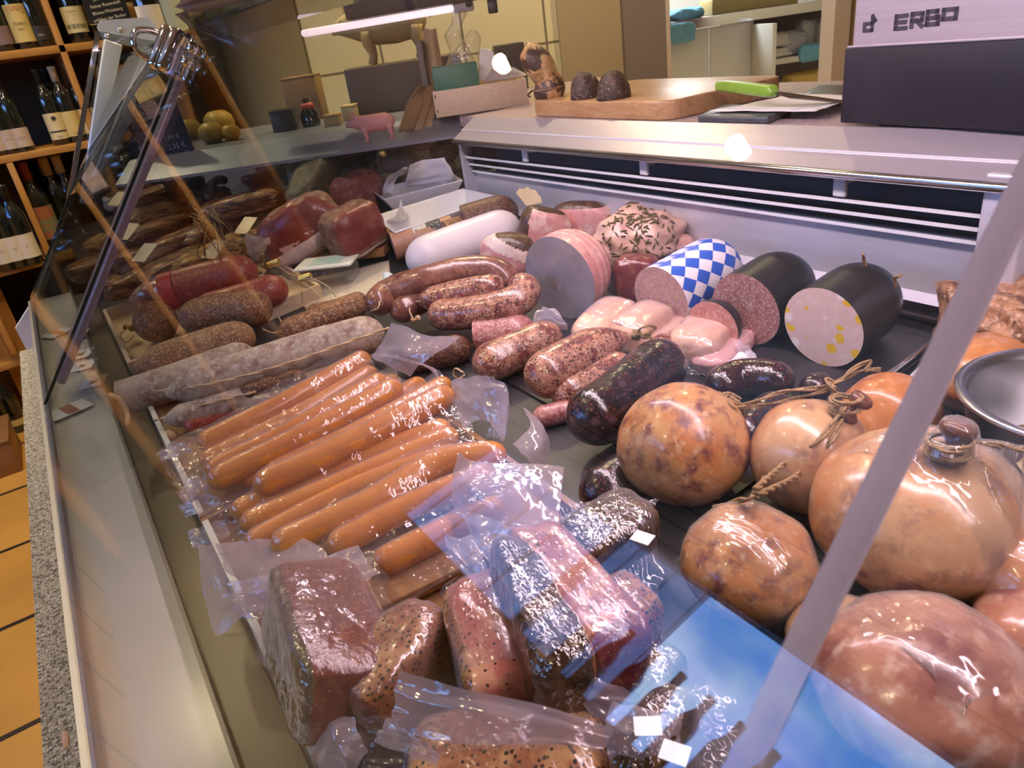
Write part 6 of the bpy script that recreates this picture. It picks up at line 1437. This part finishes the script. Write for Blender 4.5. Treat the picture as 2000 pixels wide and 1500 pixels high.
oc = wq(sz(608, 240, 2.2)[0], 2.2, ZF); oh = WP(608, 190, 2.2).z - ZF
MB().lathe([(.0, 0), (.026, 0), (.027, .01), (.025, oh * .45), (.012, oh * .7), (.011, oh), (.0, oh)], oc, 20).build('bottle_body', GREENB, ro_, True)
MB().lathe([(.012, oh * .62), (.020, oh * .68), (.019, oh * .78), (.012, oh * .84)], oc, 12).build('red_ribbon', mat('red_ribbon', (.55, .07, .04), .5), ro_, True)
# menu board by the pane
mbd = root('menu_board', WP(320, 270, 1.98), 'slanted black menu board with white handwritten prices behind the strut', 'sign')
bq = [WP(px, py, 1.99) for px, py in ((268, 178), (330, 168), (392, 330), (330, 372), (250, 300))]
mbp_ = MB().prism(bq, WW * .008).build('board_panel', mat('chalkboard', (.018, .02, .028), .5), mbd)
for t, px, py, s_ in (('SCHINKEN', 268, 208, .020), ('Hals', 272, 222, .016), ('Kern Schinken', 282, 232, .015), ('Wurzelspeck', 285, 245, .014), ('Zirtrip', 280, 262, .016), ('Speck', 278, 272, .015), ('Sch', 278, 283, .015), ('Tr', 276, 293, .015), ('1,99 €', 335, 268, .016), ('2,35 €', 345, 285, .018), ('2,49 €', 352, 303, .018), ('2,80 €', 358, 318, .018), ('schinken', 322, 312, .016), ('stube', 312, 327, .016)):
    c = WP(px, py, 1.988); lettering(t, c, UW + V((0, 0, .06)), (0, 0, 1), s_, (.6, .6, .62), mbp_)
# price card standing on the far shelf by the pane
pcq = [[WP(212, 268, 1.93), WP(225, 300, 1.90)], [WP(270, 258, 1.93), WP(282, 293, 1.90)], [WP(352, 238, 1.93), WP(330, 292, 1.90)]]
# ================================================================== GOODS ON THE TOP GLASS SHELF
GS = 1.4325
def gp(px, py): return G(px, py, GS)
DG = [mat('rose_pack', (.17, .075, .075), .3, coat=.4), mat('dark_pack', (.06, .05, .05), .25, coat=.6, n1=[(20, (.14, .12, .12), .5, .7)]), mat('green_pack', (.17, .20, .13), .3, coat=.4, n1=[(30, (.30, .33, .24), .5, .6)]), mat('brown_pack', (.26, .15, .09), .4, n1=[(20, (.18, .10, .06), .5, .7)])]
def topbag(name, label, cat, quad, m, h=.03, seed=0):
    P = [gp(*q_) for q_ in quad]; n_ = 14; vs = []; fs = []
    for j in range(n_ + 1):
        for i in range(n_ + 1):
            u, v = i / n_, j / n_; p_ = (P[0] * (1 - u) + P[1] * u) * (1 - v) + (P[3] * (1 - u) + P[2] * u) * v
            k = (16 * u * (1 - u) * v * (1 - v)) ** .4; q_ = V((u * 5, v * 5, seed * 3.3))
            vs.append(p_ + V((0, 0, (1 - k) * .010 + .004 * abs(noise.noise(q_)))))
    m_ = len(vs)
    for j in range(n_ + 1):
        for i in range(n_ + 1):
            u, v = i / n_, j / n_; k = (16 * u * (1 - u) * v * (1 - v)) ** .5; vs.append(vs[j * (n_ + 1) + i] + V((0, 0, h * k)))
    for j in range(n_):
        for i in range(n_):
            a = j * (n_ + 1) + i; f = (a, a + 1, a + n_ + 2, a + n_ + 1); fs.append(f[::-1]); fs.append(tuple(x + m_ for x in f))
    o = mk(name, vs, fs, m); return tag(o, label, cat)
topbag('food_pack', 'rosy brown vacuum pack uppermost on the top glass shelf', 'pack', [(345, 30), (560, -40), (600, -20), (380, 36)], DG[0], seed=1)
topbag('food_pack', 'dark wrinkled vacuum pack above the chrome hinge on the glass shelf', 'pack', [(345, 42), (400, 85), (440, 78), (430, 30)], DG[1], seed=2)
topbag('food_pack', 'grey green leafy pack lying on the top glass shelf', 'pack', [(430, 75), (520, 62), (500, 10), (440, 28)], DG[2], seed=3)
for k in range(4):
    topbag('crispbread_pack', 'brown crispbread slice pack on the glass shelf, %s in the row' % ORD[k], 'pack', [(505 + 36 * k, 58 - 12 * k), (540 + 36 * k, 48 - 12 * k), (520 + 36 * k, 6 - 12 * k), (488 + 36 * k, 14 - 12 * k)], DG[3], .02, 4 + k)
bb = root('wine_bottle', (0, 0, 0), '', 'x') if False else None
bx = YP(275, 15, 3.0)
bottle(YP(290, 18, 2.8).x, 2.8, 1.40, 'dark wine bottle with a white label behind the steel gable plate', LWH, CK, 1.1, 'wine bottles near the case', tz=.11, lh=.09)
bottle(YP(330, 12, 2.8).x, 2.8, 1.40, 'dark wine bottle with a greenish label, beside the white labelled one', mat('greenish_label', (.42, .45, .32), .6), CK, 1.1, 'wine bottles near the case', tz=.12, lh=.10)
tag(MB().b2((.34, 2.68, 1.375), (.62, 2.95, 1.399)).build('side_ledge', mat('black_ledge', (.03, .028, .026), .35), bevel=.002), 'black ledge carrying two dark bottles above the gable', 'ledge')
# spring clamps hanging by the lamp end
for k, (px, py, sz_, t) in enumerate(((915, 5, .012, 'small black clip at the lamp end'), (962, 12, .020, 'large black plastic clip hanging beside the lamp'))):
    c = WP(px, py, 1.98); r_ = root('clip', c, t, 'clip')
    MB().box(c, (sz_ * 1.2, .01, sz_ * 1.6), (UW, WW, V((0, 0, 1)))).build('jaw', BLACKP, r_, bevel=.003)
    MB().box(c + V((0, 0, sz_ * 1.3)), (sz_ * .8, .008, sz_), (UW, WW, V((0, 0, 1)))).build('grip', BLACKP, r_, bevel=.002)
# ================================================================== KITCHEN beyond the opening
WK = 4.3
kc_ = root('kitchen_cabinet', wq(sz(1460, 90, WK)[0], WK + .3, 0), 'white kitchen cupboard run with a steel worktop beyond the opening', 'cabinet')
ks0, ksm, ks1, ks2 = sz(1240, 90, WK)[0], sz(1386, 90, WK)[0], sz(1467, 90, WK)[0], sz(1720, 60, WK)[0]
kz = WP(1386, 52, WK).z; kb_ = kz - .9
KD = mat('white_doors', (.72, .74, .74), .35)
cq('worktop', ks0, ks2, WK - .02, WK + .6, kz - .0, kz + .05, STEELP, kc_)
cq('door', ks0, ksm - .004, WK, WK + .02, kb_, kz - .004, KD, kc_); cq('door', ksm + .004, ks1, WK, WK + .02, kb_, kz - .004, KD, kc_)
cq('open_door', ks1 + .002, ks1 + .022, WK - .30, WK, kz - .30, kz - .02, KD, kc_)
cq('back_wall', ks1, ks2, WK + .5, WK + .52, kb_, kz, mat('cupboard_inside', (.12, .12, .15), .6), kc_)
shz = WP(1540, 112, WK).z
cq('inner_shelf', ks1 + .03, ks2, WK, WK + .5, shz - .03, shz, KD, kc_)
cq('side_wall', ks1, ks1 + .02, WK + .02, WK + .5, kb_, kz, KD, kc_)
for zz in (1.0,): pass
def towel(label, px, py, size, m, w=WK + .12, seed=0, e=.5, zb=None):
    c = WP(px, py, w); c.z = (zb if zb is not None else shz) + size[2] / 2 + .001
    return lump('towel', label, 'towel', c, size, AX, m, e, .14, seed)
TW_ = mat('white_terry', (.66, .66, .68), .9, n1=[(20, (.56, .56, .60), .45, .7)], bump=(150, .5)); TG = mat('grey_terry', (.40, .42, .52), .9, bump=(150, .5))
towel('folded white towel at the bottom of the cupboard shelf pile', 1508, 105, (.20, .18, .05), TW_, seed=1)
towel('folded white towel on top of the lower one, by the cupboard door', 1505, 80, (.19, .18, .08), TW_, seed=2, zb=shz + .052)
towel('grey towel in the middle of the cupboard shelf', 1545, 70, (.16, .16, .13), TG, seed=3)
towel('white towel heap behind the grey towel', 1580, 55, (.16, .14, .17), TW_, w=WK + .2, seed=4)
towel('striped white cloth stack next to the door frame', 1608, 60, (.12, .2, .17), mat('striped_cloth', (.68, .66, .66), .9, n1=[(40, (.5, .44, .46), .55, .6)], stretch=(1, 1, 6)), w=WK + .14, seed=5)
o = towel('light blue cloth hanging over the cupboard shelf edge', 1582, 95, (.13, .05, .09), mat('blue_cloth', (.16, .46, .72), .8, n1=[(30, (.12, .36, .62), .5, .7)]), w=WK + .0, seed=6, zb=shz - .04)
towel('stack of yellow cloths in the bottom of the cupboard', 1575, 150, (.26, .2, .09), mat('yellow_cloth', (.66, .46, .13), .85, n1=[(30, (.56, .38, .10), .5, .7)]), w=WK + .1, seed=7, zb=WP(1575, 172, WK + .1).z)
towel('lime yellow cloth beside the stack of yellow cloths', 1540, 165, (.14, .12, .06), mat('lime_cloth', (.62, .62, .10), .85), w=WK + .02, seed=8, zb=WP(1545, 185, WK).z)
cl_ = WP(1336, 40, WK + .1); lump('cloth', 'bright blue cloth lying on the steel worktop', 'cloth', V((cl_.x, cl_.y, kz + .075)), (.20, .2, .07), AX, MATS['blue_cloth'], .6, .2, 9)
cl_ = WP(1332, 66, WK - .05); lump('cloth', 'blue cloth end hanging down the cupboard front', 'cloth', V((cl_.x, cl_.y, kz - .01)), (.14, .02, .10), AX, MATS['blue_cloth'], .5, .15, 10)
yb_ = WP(1460, 5, WK + .35); tag(MB().box(V((yb_.x, yb_.y, kz + .09)), (.5, .25, .08), AX).build('yellow_board', mat('yellow_plank', (.60, .48, .20), .5), bevel=.004), 'yellowish wooden board on the steel worktop', 'board')
# grime flecks on the rail
c = G(128, 1445, .832); tag(lump('paper_scrap', None, None, c, (.006, .022, .003), (V((1, 0, 0)), V((0, 1, 0)), V((0, 0, 1))), mat('scrap', (.6, .38, .26), .7), .8, .2, 3), 'tiny pinkish scrap on the aluminium rail', 'scrap')
bpy.context.view_layer.update()
# letters become meshes
dg = bpy.context.evaluated_depsgraph_get()
for o in [o for o in COL.objects if o.type == 'FONT']:
    me = bpy.data.meshes.new_from_object(o.evaluated_get(dg)); nm = o.name.split('.')[0]; par = o.parent; ml = o.matrix_local.copy()
    if not me.materials: me.materials.append(o.data.materials[0])
    bpy.data.objects.remove(o); q = bpy.data.objects.new(nm, me); COL.objects.link(q); q.parent = par; q.matrix_local = ml
bpy.context.view_layer.update()
